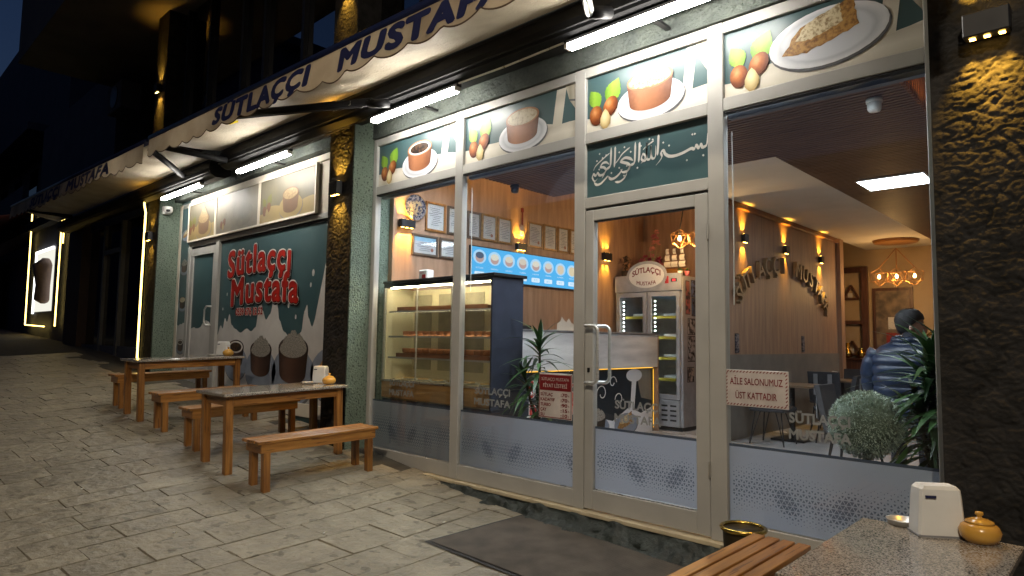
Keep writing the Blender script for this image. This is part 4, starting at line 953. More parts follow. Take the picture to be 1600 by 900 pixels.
def det(x, y, lab, m):
    T = empty('smoke_detector', (x, y, 3.2), lab, 'smoke detector', 'ceiling detectors')
    MB().lathe([(.0, -.10), (.04, -.098), (.05, -.08), (.052, -.03)], (x, y, 3.2), 16).build('head', m, T, smooth=True); MB().lathe([(.06, -.03), (.06, -.001)], (x, y, 3.2), 16).build('base', m, T, smooth=True)
det(-1.41, 1.35, 'white detector under the slatted ceiling over the seating side', white); det(-5.5, 1.62, 'dark detector at the slatted ceiling edge near the certificates', mat('dark_plastic', (.03, .03, .035), rough=.3))

sconce(XW, .37, 2.60, (1, 0), 'amber wall lamp beside the patterned plate in the display window', .2, .09, .08, 16, 3, 'amber lamps on the inner walls')
sconce(XW, 2.29, 2.55, (1, 0), 'amber wall lamp under the small lute between certificates', .18, .09, .08, 9, 3, 'amber lamps on the inner walls')
sconce(XW, 4.28, 2.62, (1, 0), 'amber wall lamp left of the flowers on the fridge', .2, .12, .08, 9, 2, 'amber lamps on the inner walls')
for (yy, lab) in ((4.72, 'amber wall lamp above the start of the wooden arch letters'), (6.22, 'amber wall lamp above the top of the wooden letter arch'), (7.8, 'amber wall lamp above the end of the wooden letter arch')):
    sconce(-3.999, yy, 2.77, (1, 0), lab, .13, .12, .07, 10, 2, 'amber lamps on the inner walls')

# framed certificates
papr = mat('certificate_paper', (.56, .54, .55), (.5, .48, .50), scale=3, rough=.5)
inkg = mat('grey_ink', (.16, .15, .17), rough=.6)
gold = mat('gilt_frame', (.30, .17, .06), (.18, .10, .035), scale=20, rough=.35, metal=.3)
dkfr = mat('dark_frame', (.10, .07, .05), rough=.35)
def cert(y0, y1, z0, z1, lab, fm, seed, dark=False):
    x = XW + .002; T = empty('framed_certificate', (x, (y0 + y1) / 2, z0), lab, 'certificate', 'framed certificates on the oak wall'); b = .028
    for (a, c, d, e) in ((y0, y0 + b, z0, z1), (y1 - b, y1, z0, z1), (y0 + b, y1 - b, z0, z0 + b), (y0 + b, y1 - b, z1 - b, z1)): B('frame_bar', fm, T, x, x + .022, a, c, d, e, .003)
    B('paper', papr, T, x, x + .008, y0 + b, y1 - b, z0 + b, z1 - b)
    r = random.Random(seed); mb = MB(); z = z1 - b - .05; W_ = y1 - y0 - 2 * b
    while z > z0 + b + .03:
        a = .08 + .3 * r.random(); c = .92 - .3 * r.random()
        mb.add([(x + .0092, y0 + b + W_ * a, z), (x + .0092, y0 + b + W_ * c, z), (x + .0092, y0 + b + W_ * c, z + .006), (x + .0092, y0 + b + W_ * a, z + .006)], [(0, 1, 2, 3)]); z -= .022
    mb.build('text_lines', inkg, T, kind='stuff')
    if seed % 2 == 0: poly('seal', side(x, 0, 0), ell(y1 - b - .06, z0 + b + .05, .022, .022, 12), .0105, mat('red_seal', (.35, .12, .08), rough=.5) if 'red_seal' not in MATS else MATS['red_seal'], T)
    B('glazing', caseglass, T, x + .014, x + .016, y0 + b, y1 - b, z0 + b, z1 - b)
CE = [(.66, .97, 2.565, 2.92, 'oak framed certificate next to the patterned plate', teakz), (1.0, 1.29, 2.565, 2.915, 'dark framed certificate right after the oak framed one', dkfr), (1.33, 1.56, 2.56, 2.905, 'dark framed certificate third from the patterned plate, above the menu screen corner', dkfr),
      (1.575, 1.85, 2.56, 2.91, 'framed certificate with a small square emblem above the menu screen', gold), (1.865, 2.14, 2.56, 2.91, 'gilt framed certificate left of the small lute', gold), (2.46, 2.77, 2.575, 2.93, 'gilt framed certificate right of the small lute', gold),
      (2.79, 3.08, 2.57, 2.94, 'gilt framed certificate second to the right of the small lute', gold), (3.10, 3.36, 2.57, 2.945, 'gilt framed certificate third to the right of the small lute', gold), (3.38, 3.64, 2.57, 2.945, 'gilt framed certificate fourth to the right of the small lute', gold),
      (.47, .86, 2.26, 2.51, 'landscape certificate with a sky picture under the patterned plate', dkfr), (.885, 1.25, 2.26, 2.51, 'landscape certificate under the dark framed certificate', dkfr)]
for i, (a, b, c, d, lab, fm) in enumerate(CE): cert(a, b, c, d, lab, fm, i + 3)
B('sky_picture', mat('sky_blue_print', (.30, .48, .62), rough=.4), bpy.data.objects['framed_certificate.009'], XW + .0105, XW + .0115, .5, .83, 2.43, 2.48)
plate = empty('patterned_plate', (XW, .50, 2.65), 'round blue and gold patterned plate hung on the oak wall', 'plate')
pm1 = mat('enamel_pattern', (.34, .26, .15), (.02, .025, .06), scale=26, rough=.3, detail=3, lo=.44, hi=.54); pm2 = mat('enamel_blue_pattern', (.22, .2, .2), (.015, .02, .05), scale=40, rough=.3, lo=.45, hi=.55)
def disc(nm, m, r, x0, x1, yc, zc, T, n=30):
    MB().loft([[(xx, yc + rr * math.cos(2 * PI * k / n), zc + rr * math.sin(2 * PI * k / n)) for k in range(n)] for xx, rr in ((x0, r * .7), (x1, r))]).build(nm, m, T, smooth=False)
disc('rim', pm2, .155, XW + .004, XW + .03, .50, 2.81, plate); disc('medallion', pm1, .095, XW + .026, XW + .033, .50, 2.81, plate)
MB().tube([(XW + .03, .50 + .155 * math.cos(2 * PI * k / 32), 2.81 + .155 * math.sin(2 * PI * k / 32)) for k in range(33)], .005, 6, cap=False).build('gilt_edge', gold, plate)
lute = empty('small_lute', (XW, 2.33, 2.70), 'small long-necked lute hung between the certificates', 'lute')
MB().loft([[(XW + .02 + .03 * math.cos(a) * k, 2.33 + .05 * math.sin(a) * k, z) for a in [2 * PI * q / 12 for q in range(12)]] for z, k in ((2.705, .3), (2.73, .8), (2.77, 1), (2.82, .75), (2.86, .35))]).build('bowl', mat('pale_soundboard', (.5, .4, .3), rough=.4), lute, smooth=True)
MB().tube([(XW + .025, 2.33, 2.85), (XW + .025, 2.33, 3.03)], .009, 8).build('neck', maroon, lute); B('peg_head', maroon, lute, XW + .015, XW + .035, 2.312, 2.348, 3.03, 3.09)

# menu screen
ms = empty('menu_screen', (XW, 2.45, 2.04), 'wide glowing blue menu screen with eight round dessert pictures', 'screen')
B('casing', black, ms, XW + .005, XW + .045, 1.37, 3.54, 2.035, 2.475, .004)
scb = emit('screen_blue', (.10, .46, .86), .95); B('display', scb, ms, XW + .0455, XW + .047, 1.385, 3.525, 2.05, 2.46)
pls = side(XW + .047, 0, 0)
sw = emit('screen_white', (.72, .86, .98), .95); spp = emit('screen_plate', (.42, .68, .92), .95); stt = [emit('screen_food', c, .9) for c in ((.10, .13, .2), (.75, .72, .62), (.72, .66, .55), (.68, .6, .5), (.75, .7, .6), (.7, .64, .56), (.72, .6, .45), (.74, .62, .42))]; spot_ = emit('screen_pot', (.55, .38, .36), .85)
for k in range(8):
    yc = 1.52 + k * .268; zc = 2.34 - .004 * k
    poly('plate_icon', pls, ell(yc, zc, .115, .09, 20), .001, spp, ms); poly('pot_icon', pls, ell(yc, zc - .012, .075, .062, 16), .002, spot_ if k < 6 else stt[k], ms); poly('topping_icon', pls, ell(yc, zc + .018, .072, .042, 16), .003, stt[k], ms)
    text_on('item_name', ['SÜTLAÇ', 'FINDIKLI', 'CEVİZLİ', 'TURBO', 'KADAYIF', 'DONDURMALI', 'KÜNEFE', 'BAKLAVA'][k], pls, yc, 2.19, .001, .13, .018, sw, ms)
    poly('price_tag', pls, [(yc - .075, 2.09), (yc + .075, 2.09), (yc + .085, 2.10), (yc + .085, 2.14), (yc + .075, 2.15), (yc - .075, 2.15), (yc - .085, 2.14), (yc - .085, 2.10)], .001, sw, ms)
    text_on('price', ['70', '80', '90', '90', '70', '100', '90', '90'][k] + ' TL', pls, yc, 2.105, .002, .08, .03, scb, ms)

# display case with puddings
dc = empty('display_case', (-5.17, .3, 0), 'lit glass pudding display case with wooden base behind the shop window', 'display case')
cx0, cx1, cy0, cy1 = -6.03, -4.34, .10, .52
dkm = mat('dark_blue_laminate', (.035, .042, .065), rough=.4); ccream = mat('case_cream', (.66, .58, .40), (.6, .52, .34), scale=2, rough=.5)
B('base', dkm, dc, cx0, cx1 + .01, cy0 + .02, cy1, 0, .64, .004); B('wood_front', wood('case_oak', (.38, .22, .09), (.22, .12, .045), 'x', fine=8), dc, cx0, cx1, cy0, cy0 + .019, .655, .83, .003)
B('counter_lip', alu_lip, dc, cx0, cx1, cy0 - .01, cy0 + .02, .832, .85); B('deck', ccream, dc, cx0, cx1, cy0 + .021, cy1, .641, .845)
B('back_panel', ccream, dc, cx0, cx1, cy1 - .02, cy1, .846, 1.84)
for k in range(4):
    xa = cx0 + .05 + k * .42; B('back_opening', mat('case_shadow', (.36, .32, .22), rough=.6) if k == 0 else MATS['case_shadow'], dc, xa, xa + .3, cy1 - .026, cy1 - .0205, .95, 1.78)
B('side_panel', dkm, dc, cx1 - .004, cx1 + .02, cy0 - .005, cy1, .64, 1.885, .004); B('side_panel', ccream, dc, cx0, cx0 + .015, cy0 + .03, cy1 - .021, .846, 1.84)
B('top', black, dc, cx0 - .0, cx1 + .05, cy0 - .02, cy1 + .02, 1.886, 1.915, .004); B('top_rail', black, dc, cx0, cx1, cy0, cy0 + .02, 1.845, 1.885)
B('front_glass', caseglass, dc, cx0 + .02, cx1 - .02, cy0 + .004, cy0 + .010, .851, 1.844)
for xx in (-5.45, -4.9): B('glass_joint', chrome, dc, xx - .006, xx + .006, cy0 + .001, cy0 + .014, .851, 1.844)
B('corner_post', chrome, dc, cx0, cx0 + .02, cy0, cy0 + .02, .851, 1.844)
cl = emit('warm_case_led', (1, .84, .52), 100); B('led_strip', cl, dc, cx0 + .1, cx1 - .05, cy0 + .022, cy0 + .034, 1.832, 1.8445)
steel = mat('shelf_steel', (.5, .5, .5), rough=.35, metal=.8)
shz = [1.585, 1.315, 1.09]
for z in shz:
    B('glass_shelf', caseglass, dc, cx0 + .02, cx1 - .03, cy0 + .05, cy1 - .04, z - .008, z); B('shelf_edge', steel, dc, cx0 + .05, cx1 - .03, cy0 + .042, cy0 + .05, z - .014, z + .004)
    B('shelf_led', emit('shelf_led', (1, .85, .55), 16) if z == shz[0] else MATS['shelf_led'], dc, cx0 + .1, cx1 - .08, cy0 + .055, cy0 + .061, z - .0135, z - .0095)
potm = mat('fired_clay', (.36, .13, .045), (.25, .085, .03), scale=20, rough=.55); pudm = mat('baked_pudding_top', (.50, .30, .10), (.22, .09, .03), scale=30, rough=.35, lo=.4, hi=.6)
traym = mat('copper_brown_tray', (.26, .10, .045), (.18, .065, .03), scale=6, rough=.4)
def make_pot():
    T = empty('clay_pudding_pot', (0, 0, 0)); MB().lathe([(.040, 0), (.049, .01), (.052, .046), (.050, .052), (.046, .050)], n=16).build('pot', potm, T, smooth=True, local=True)
    MB().lathe([(.0455, .0455), (.03, .049), (.0, .050)], n=16, cap=False).build('pudding', pudm, T, smooth=True, local=True); return T
p0 = make_pot(); first = True
for (z, n_, lab) in ((1.317, 13, 'small baked pudding in a clay pot on the middle shelf of the display case'), (1.135, 13, 'small baked clay pot pudding on the lower shelf tray in the display case')):
    for k in range(n_):
        for yy in (.20, .34):
            o = p0 if first else copy_tree(p0); first = False
            o.location = (-5.72 + k * .112 if z > 1.2 else -5.72 + k * .112, yy, z + .0015); tag(o, lab, 'pudding', 'clay pot puddings in the display case')
for (z, xa, xb, lab) in ((1.587, -5.86, -4.45, 'long brown tray on the top shelf of the display case'), (1.092, -5.86, -4.42, 'long brown tray under the clay pots on the lower shelf of the display case')):
    T = empty('tray', ((xa + xb) / 2, .27, z), lab, 'tray'); B('tray_floor', traym, T, xa, xb, .165, .42, z + .001, z + .036)
    for (a, b, c, d) in ((xa, xb, .158, .165), (xa, xb, .42, .427)): B('tray_side', traym, T, a, b, c, d, z + .001, z + .043)
for k in range(6):
    T = empty('dessert_plate', (-5.75 + k * .24, .26, .847), 'flat pale dessert plate on the bottom deck of the display case', 'plate', 'plates on the display case deck')
    MB().lathe([(.06, .0), (.085, .012), (.09, .016), (.07, .014)], (-5.75 + k * .24, .26, .847), 18).build('dish', white, T, smooth=True); MB().lathe([(.06, .0145), (.055, .03), (.0, .032)], (-5.75 + k * .24, .26, .847), 14).build('pastry', mat('gold_pastry', (.5, .33, .12), rough=.5) if k == 0 else MATS['gold_pastry'], T, smooth=True)
mug = empty('printed_tin', (-5.55, .3, 1.916), 'small white tin with red print on top of the display case', 'tin')
B('tin_body', white, mug, -5.62, -5.48, .25, .35, 1.916, 2.03, .01); B('red_print', inkr, mug, -5.56, -5.50, .2475, .2495, 1.935, 1.98); text_on('lettering', 'ŞEKER', front(-5.55, .2475, 0), -.015, 1.99, .001, .08, .02, inkr, mug)

# service counter
ct = empty('service_counter', (-5.3, 2.9, 0), 'service counter with grey wood front over a dark printed panel edged in amber light', 'counter')
xc = -5.15
B('upper_front', greywood, ct, xc - .04, xc, 1.2, 4.36, .93, 1.395, .004); B('worktop', mat('counter_stone', (.18, .18, .19), rough=.3), ct, -5.7, xc + .015, 1.2, 4.38, 1.396, 1.42, .004)
B('lower_panel', mat('dark_teal_board', (.014, .024, .034), rough=.35), ct, xc - .09, xc - .06, 1.25, 4.33, .0, .925); B('end_panel', oakz, ct, -5.65, xc, 1.165, 1.199, 0, 1.395); B('end_panel', oakz, ct, -5.65, xc, 4.361, 4.39, 0, 1.395)
B('amber_edge_light', emit('amber_edge', (1, .5, .05), 1.6), ct, xc - .054, xc - .047, 1.27, 4.3, .916, .928); B('amber_edge_light', MATS['amber_edge'], ct, xc - .054, xc - .047, 4.318, 4.324, .05, .9)
pk = side(xc - .06, 0, 0)
text_on('red_lettering', 'Sütlaççı', pk, 2.05, .62, .002, 1.0, .2, inkw, ct, offset=.05); text_on('red_lettering', 'Sütlaççı', pk, 2.05, .62, .0032, .97, .2, inkr, ct, offset=.02)
text_on('red_lettering', 'Mustafa', pk, 2.1, .38, .002, 1.0, .2, inkw, ct, offset=.05); text_on('red_lettering', 'Mustafa', pk, 2.1, .38, .0032, .97, .2, inkr, ct, offset=.02)
poly('milk_pool', pk, [(1.26, .001), (4.3, .001), (4.3, .36), (4.0, .28), (3.7, .38), (3.3, .22), (2.9, .30), (2.5, .18), (2.1, .26), (1.7, .16), (1.26, .25)], .0015, plateW, ct)
poly('milk_stream', pk, [(3.78, .9), (3.9, .9), (3.82, .3), (3.72, .3)], .003, plateW, ct); poly('jug', pk, [(3.86, .9), (4.25, .9), (4.28, .45), (4.0, .5)], .0042, jugp, ct); poly('spoon_bowl', pk, ell(3.82, .82, .2, .09, 18), .0054, plateW, ct)
for (a, b, s_, k) in ((2.95, .16, .42, 'grey'), (3.62, .16, .46, 'kadayif')):
    e = empty('dessert_picture', (xc, a, b), parent=ct); e.location = Vector((xc, a, b)) - ORIG[ct.name]; ORIG[e.name] = Vector((xc, a, b)); dessert(side(xc - .06, a, b), 0, 0, s_, .0066, e, k, plateB, terraD, terraD)
def swirl(cy, cz, s, flip):
    pts = [(xc - .058, cy + flip * s * math.cos(t) * (1 - t / 9), cz + s * math.sin(t) * (1 - t / 9)) for t in [k * .4 for k in range(16)]]
    MB().tube(pts, .006, 5).build('white_swirl', inkw, ct)
for (a, b, s_, f_) in ((1.5, .55, .13, 1), (1.62, .32, .1, -1), (2.75, .72, .1, 1), (3.05, .6, .12, -1), (3.3, .74, .09, 1), (3.45, .5, .1, -1)): swirl(a, b, s_, f_)
ctp = empty('card_terminal', (-5.35, 1.6, 1.42), 'black card payment terminal on the service counter', 'terminal'); B('body', black, ctp, -5.42, -5.28, 1.55, 1.72, 1.421, 1.47, .01); B('screen', mat('lcd', (.1, .14, .16), rough=.2), ctp, -5.39, -5.31, 1.57, 1.63, 1.4705, 1.472)
nbx = empty('napkin_box', (-5.35, 1.35, 1.42), 'pale patterned box on the counter beside the card terminal', 'box'); B('box', papr, nbx, -5.44, -5.28, 1.28, 1.46, 1.421, 1.54, .006); B('lid', white, nbx, -5.43, -5.29, 1.29, 1.45, 1.5405, 1.548)
orn = empty('paper_ornament', (-5.35, 2.35, 1.42), 'cream cut-out ornament standing on the counter below the menu screen', 'ornament')
B('base', cream, orn, -5.42, -5.30, 2.25, 2.6, 1.421, 1.43); poly('cut_out', side(-5.34, 0, 0), [(2.26, 1.43), (2.6, 1.43), (2.62, 1.5), (2.55, 1.53), (2.5, 1.58), (2.45, 1.53), (2.4, 1.56), (2.36, 1.6), (2.33, 1.54), (2.27, 1.51)], 0, cream, orn)

# fridge
fg = empty('drinks_fridge', (-5.4, 4.85, 0), 'grey double-door drinks fridge with an oval sign, lit shelves inside', 'fridge')
fx0, fx1, fy0, fy1 = -6.0, -4.83, 4.5, 5.25
fgm = mat('fridge_grey', (.36, .36, .37), rough=.4); fin = mat('fridge_liner', (.52, .50, .42), rough=.5)
B('side_wall', fgm, fg, fx0, fx0 + .05, fy0 + .03, fy1, .06, 2.28); B('side_wall', fgm, fg, fx1 - .05, fx1, fy0 + .03, fy1, .06, 2.28, .006)
B('back', fin, fg, fx0 + .05, fx1 - .05, fy1 - .05, fy1, .45, 2.05); B('header', fgm, fg, fx0 + .051, fx1 - .051, fy0 + .02, fy1, 2.06, 2.28); B('header_front', fgm, fg, fx0 + .0, fx1, fy0 - .012, fy0 + .019, 2.06, 2.32, .006)
base = B('base_cabinet', fgm, fg, fx0 + .051, fx1 - .051, fy0 + .005, fy1 - .01, .06, .45, .006); B('plinth', black, fg, fx0 + .03, fx1 - .03, fy0 + .05, fy1 - .05, 0, .0595)
for j in range(4):
    for i in range(7): B('grille_slot', black, base, fx0 + .1 + i * .145, fx0 + .2 + i * .145, fy0 + .001, fy0 + .0045, .14 + j * .07, .165 + j * .07)
led = emit('cool_fridge_led', (.95, 1.0, .95), 12)
for (a, b) in ((fx0 + .03, -5.425), (-5.405, fx1 - .03)):
    d = B('door', fgm, fg, a, a + .06, fy0 - .01, fy0 + .025, .46, 2.05, .004)
    for (q, r_, s_, t_) in ((b - .06, b, .46, 2.05), (a + .06, b - .06, .46, .53), (a + .06, b - .06, 1.98, 2.05)): B('door_rail', fgm, d, q, r_, fy0 - .009, fy0 + .024, s_, t_, .003)
    B('door_pane', caseglass, d, a + .06, b - .06, fy0 + .005, fy0 + .012, .53, 1.98)
    for k in range(22): B('led_dot', led, fg, a + .085, a + .105, fy0 + .05, fy0 + .06, .56 + k * .064, .578 + k * .064)
yel = mat('yellow_price_rail', (.55, .47, .05), rough=.4)
for z in (.74, 1.05, 1.36, 1.67):
    B('shelf', steel, fg, fx0 + .06, fx1 - .06, fy0 + .12, fy1 - .06, z, z + .012); B('price_rail', yel, fg, fx0 + .12, fx1 - .07, fy0 + .112, fy0 + .1195, z - .02, z + .02)
    for (a, b) in ((fx0 + .2, fx0 + .45), (-5.25, -4.95)): tag(B('dessert_tub', white, None, a, b, fy0 + .2, fy0 + .42, z + .0135, z + .06, .008), 'flat white tub on a shelf in the drinks fridge', 'tub', 'white tubs in the fridge')
pfz = front(-5.42, fy0 - .012, 2.32)
sg = poly('sign_surround', pfz, ell(0, -.02, .36, .23, 30), .004, fgm, fg); poly('oval_sign', pfz, ell(0, -.02, .31, .185, 30), .008, white, fg)
text_on('sign_lettering', 'SÜTLAÇÇI', pfz, 0, -.02, .0095, .50, .085, maroon, fg, offset=.03, warp=lambda u, v: (u, v + .075 * (1 - (u / .27) ** 2) - .02)); text_on('sign_lettering', 'MUSTAFA', pfz, 0, -.155, .0095, .34, .06, maroon, fg, offset=.02, warp=lambda u, v: (u, v - .03 * (1 - (u / .2) ** 2) + .02))
B('thermostat', black, fg, -5.0, -4.9, fy0 - .016, fy0 - .0125, 2.19, 2.24); B('red_digits', emit('red_digits', (1, .05, .05), 2), fg, -4.975, -4.925, fy0 - .018, fy0 - .0165, 2.2, 2.23); B('sticker', inkr, fg, -5.1, -5.04, fy0 - .016, fy0 - .0125, 2.17, 2.28)
for i, (yy, zz, w_, h_) in enumerate(((4.62, 2.0, .1, .2), (4.78, 1.98, .12, .24), (4.62, 1.72, .12, .3), (4.8, 1.7, .1, .25), (4.68, 1.42, .2, .22), (4.68, 1.02, .2, .36), (4.66, .72, .18, .2))):
    T = empty('photo', (fx1, yy, zz), ['tall colour photo at the top of the fridge side', 'second tall photo at the top of the fridge side', 'photo of a flower on the fridge side', 'narrow dark photo next to the flower photo on the fridge side', 'black and white photo on the fridge side', 'tall black and white group photo on the fridge side', 'low portrait photo on the fridge side'][i], 'photo', 'photos stuck on the fridge side')
    B('print', mat('photo_print_%d' % i, [(.3, .12, .1), (.1, .15, .3), (.35, .1, .1), (.05, .1, .2), (.4, .4, .4), (.35, .35, .36), (.4, .33, .28)][i], (.02, .02, .025), scale=14, rough=.3, lo=.45, hi=.55), T, fx1 + .001, fx1 + .004, yy, yy + w_, zz, zz + h_); B('backing', black, T, fx1 + .0005, fx1 + .0009, yy - .012, yy + w_ + .012, zz - .012, zz + h_ + .012)

# flowers, little tree, ship and plants on the fridge
def leafstrip(mb, p, d, L, wd, droop, n=5, side_=None):
    p = Vector(p); d = Vector(d).normalized(); sd2 = (side_ or d.cross(Vector((0, 0, 1))))
    if sd2.length < .01: sd2 = Vector((1, 0, 0))
    sd2.normalize(); rows = []
    for i in range(n + 1):
        t = i / n; c = p + d * L * t + Vector((0, 0, -droop * t * t)); w_ = wd * math.sin(PI * (.12 + .88 * t) ** .8) * .5 + .0008
        if i == n: w_ = .001
        rows.append([c - sd2 * w_, c + Vector((0, 0, -w_ * .35)), c + sd2 * w_])
    mb.loft(rows, cap=False, closed=False)
rv = random.Random(5)
fl = empty('flower_arrangement', (-5.6, 4.85, 2.3), 'pink and red artificial flowers in a vase on top of the fridge', 'flowers')
MB().lathe([(.06, 0), (.09, .05), (.07, .13), (.05, .16)], (-5.58, 4.9, 2.2805), 16).build('vase', white, fl, smooth=True)
pinks = [mat('pink_petal', (.55, .16, .17), (.42, .10, .12), rough=.6), mat('crimson_petal', (.28, .02, .06), rough=.6), mat('salmon_petal', (.60, .22, .17), rough=.6)]
for (dx, dz, r_, mi) in ((-.16, .26, .09, 0), (-.06, .18, .09, 2), (.05, .2, .08, 1), (-.1, .34, .06, 1), (.14, .28, .08, 1), (.17, .2, .07, 0), (.02, .46, .07, 2), (.09, .56, .08, 2), (.07, .66, .07, 0), (.1, .74, .05, 2), (.02, .36, .06, 0), (-.02, .28, .07, 1)):
    mb = MB()
    for q in range(26):
        a, b = rv.uniform(0, 2 * PI), rv.uniform(-.4, 1.2); d = Vector((math.cos(a) * math.cos(b), math.sin(a) * math.cos(b), math.sin(b)))
        leafstrip(mb, Vector((-5.58 + dx, 4.88, 2.3 + dz)) + d * r_ * .25, d, r_ * .8, r_ * .6, .01, 3)
    mb.build('blossom', pinks[mi], fl)
mb = MB()
for q in range(40): d = Vector((rv.uniform(-.9, .6), rv.uniform(-.3, .3), rv.uniform(.6, 1.2))); leafstrip(mb, (-5.58, 4.9, 2.42), d, rv.uniform(.2, .5), .012, .05, 4)
mb.build('grass_sprays', mat('dry_stem', (.30, .26, .12), rough=.8), fl)
lt = empty('small_potted_tree', (-5.92, 4.7, 2.3), 'small dark leafy plant in a square pot on the fridge', 'plant'); B('pot', black, lt, -5.96, -5.84, 4.6, 4.72, 2.3205, 2.42, .01)
mb = MB()
for q in range(120): d = Vector((rv.gauss(0, 1), rv.gauss(0, 1), rv.gauss(.2, 1))).normalized(); leafstrip(mb, Vector((-5.9, 4.66, 2.55)) + d * rv.uniform(.02, .11), d, .035, .022, .005, 2)
mb.build('foliage', mat('dark_reddish_leaf', (.05, .03, .025), rough=.7), lt)
shp = empty('model_ship', (-5.1, 4.75, 2.3), 'model sailing ship with pale sails on the fridge', 'model ship')
MB().loft([[(-5.3 + .44 * t, 4.75 + s_ * .05 * math.sin(PI * (.1 + .8 * t)) * k, 2.34 + z) for (s_, k, z) in ((-1, 1, .07), (-1, .4, 0), (1, .4, 0), (1, 1, .07))] for t in (0, .2, .5, .8, 1)]).build('hull', teakx, shp); B('stand', teakx, shp, -5.22, -4.96, 4.72, 4.78, 2.3205, 2.345)
for (mx_, hh) in ((-5.2, .34), (-5.08, .40), (-4.95, .32)):
    MB().tube([(mx_, 4.75, 2.40), (mx_, 4.75, 2.40 + hh)], .005, 6).build('mast', teakz, shp)
    for k in range(3): MB().loft([[(mx_ - .055 + .014 * k, 4.74 - .02 * math.sin(PI * t), 2.44 + k * .10 + .085 * t), (mx_ + .055 - .014 * k, 4.74 - .02 * math.sin(PI * t), 2.44 + k * .10 + .085 * t)] for t in (0, .25, .5, .75, 1)], cap=False, closed=False).build('sail', cream, shp)
for i, (a, lab) in enumerate(((-4.92, 'little green plant in a grey pot behind the model ship'), (-4.86, 'little pink potted plant at the fridge corner'))):
    T = empty('small_plant', (a, 4.62 + .1 * i, 2.28), lab, 'plant'); MB().lathe([(.03, 0), (.04, .08)], (a, 4.62 + .1 * i, 2.2815), 12).build('pot', white if i == 0 else pinks[0], T, smooth=True); mb = MB()
    for q in range(40): d = Vector((rv.gauss(0, 1), rv.gauss(0, 1), abs(rv.gauss(.6, 1)))).normalized(); leafstrip(mb, (a, 4.62 + .1 * i, 2.36), d, .06, .02, .01, 2)
    mb.build('foliage', mat('small_leaf', (.06, .12, .03), rough=.6) if i == 0 else MATS['small_leaf'], T)

bulb = emit('filament_bulb', (1, .55, .18), 30); wire = mat('copper_wire', (.42, .20, .06), rough=.35, metal=.7)
def cage(c, r, T, sq=1.0):
    bm = bmesh.new(); bmesh.ops.create_icosphere(bm, subdivisions=1, radius=r)
    mb = MB()
    for e in bm.edges[::]:
        a, b = e.verts[0].co, e.verts[1].co; f_ = lambda v: (c[0] + v.x, c[1] + v.y, c[2] + v.z * sq); mb.tube([f_(a), f_(b)], .0035, 5, cap=False)
    bm.free(); mb.build('wire_cage', wire, T)
    MB().lathe([(.0, -.035), (.02, -.025), (.026, 0), (.018, .03), (.01, .045)], c, 12).build('bulb', bulb, T, smooth=True)
pd = empty('pendant_lamp', (-4.6, 4.2, 2.75), 'geometric wire pendant lamp with glowing bulbs by the fridge', 'pendant lamp')
for c in ((-4.69, 4.2, 2.77), (-4.43, 4.25, 2.76)): cage(c, .14, pd); MB().tube([(c[0], c[1], c[2] + .05), (c[0], c[1], c[2] + .12), (c[0] + .06, c[1], 3.2), (c[0] + .06, c[1], 3.5)], .008, 6).build('cord', black, pd)
ch = empty('chandelier', (-3.2, 9.5, 3.2), 'row of three glowing wire cages hung from a round wooden ceiling disc', 'chandelier')
MB().lathe([(.0, -.06), (.36, -.05), (.38, -.02), (.38, -.002)], (-3.2, 9.5, 3.25), 28).build('ceiling_disc', teakx, ch, smooth=False)
for k in range(3):
    c = (-3.2 + (k - 1) * .28, 9.5 + (k - 1) * .05, 2.57); cage(c, .17, ch); MB().tube([(-3.2, 9.5, 3.1), (c[0], c[1], 2.74)], .01, 6).build('rope', teakz, ch)
pl_ = bpy.data.lights.new('bulb_glow', 'POINT'); pl_.energy = 30; pl_.color = (1, .55, .2); pl_.shadow_soft_size = .05
po = bpy.data.objects.new('bulb_glow', pl_); COL.objects.link(po); po.parent = ch; po.location = Vector((-3.2, 9.3, 2.4)) - ORIG[ch.name]

p2_ = bpy.data.lights.new('pendant_glow', 'POINT'); p2_.energy = 36; p2_.color = (1, .6, .25); p2_.shadow_soft_size = .04
q2_ = bpy.data.objects.new('pendant_glow', p2_); COL.objects.link(q2_); q2_.parent = pd; q2_.location = Vector((-4.6, 4.12, 2.62)) - ORIG[pd.name]

# arch of wooden letters
ar = empty('wooden_letter_arch', (-4, 6.2, 1.9), 'arch of carved wooden letters on the oak partition', 'lettering')
txt = 'SÜTLAÇÇI MUSTAFA'; N_ = len(txt)
lw = wood('carved_letter_wood', (.30, .20, .11), (.17, .11, .06), 'z', coat=0)
for i, chh in enumerate(txt):
    if chh == ' ': continue
    t = (i + .5) / N_; a = PI * (1 - t) * .86 + PI * .07; yc = 6.2 + 1.82 * math.cos(a); zc = 1.72 + .78 * math.sin(a)
    me = text_mesh(chh, .36, .0, 0, 1, .03, 'CENTER')
    for q in me.vertices:
        u_, v_ = q.co.x, q.co.y - .12; r_ = (a - PI / 2) * .6
        uu = u_ * math.cos(r_) - v_ * math.sin(r_); vv = u_ * math.sin(r_) + v_ * math.cos(r_)
        q.co = Vector((-3.955 + q.co.z, yc + uu, zc + vv)) - ORIG[ar.name]
    link('letter', me, lw, ar)
for (yy, lab) in ((4.45, 'dark patterned plaque low on the partition under the first arch letter'), (6.9, 'dark patterned plaque low on the partition under the second half of the arch')):
    T = empty('wall_plaque', (-3.99, yy, 1.2), lab, 'plaque'); B('board', pm2, T, -3.998, -3.985, yy, yy + .1, 1.17, 1.42); B('backing', black, T, -3.9995, -3.9985, yy - .01, yy + .11, 1.16, 1.43)

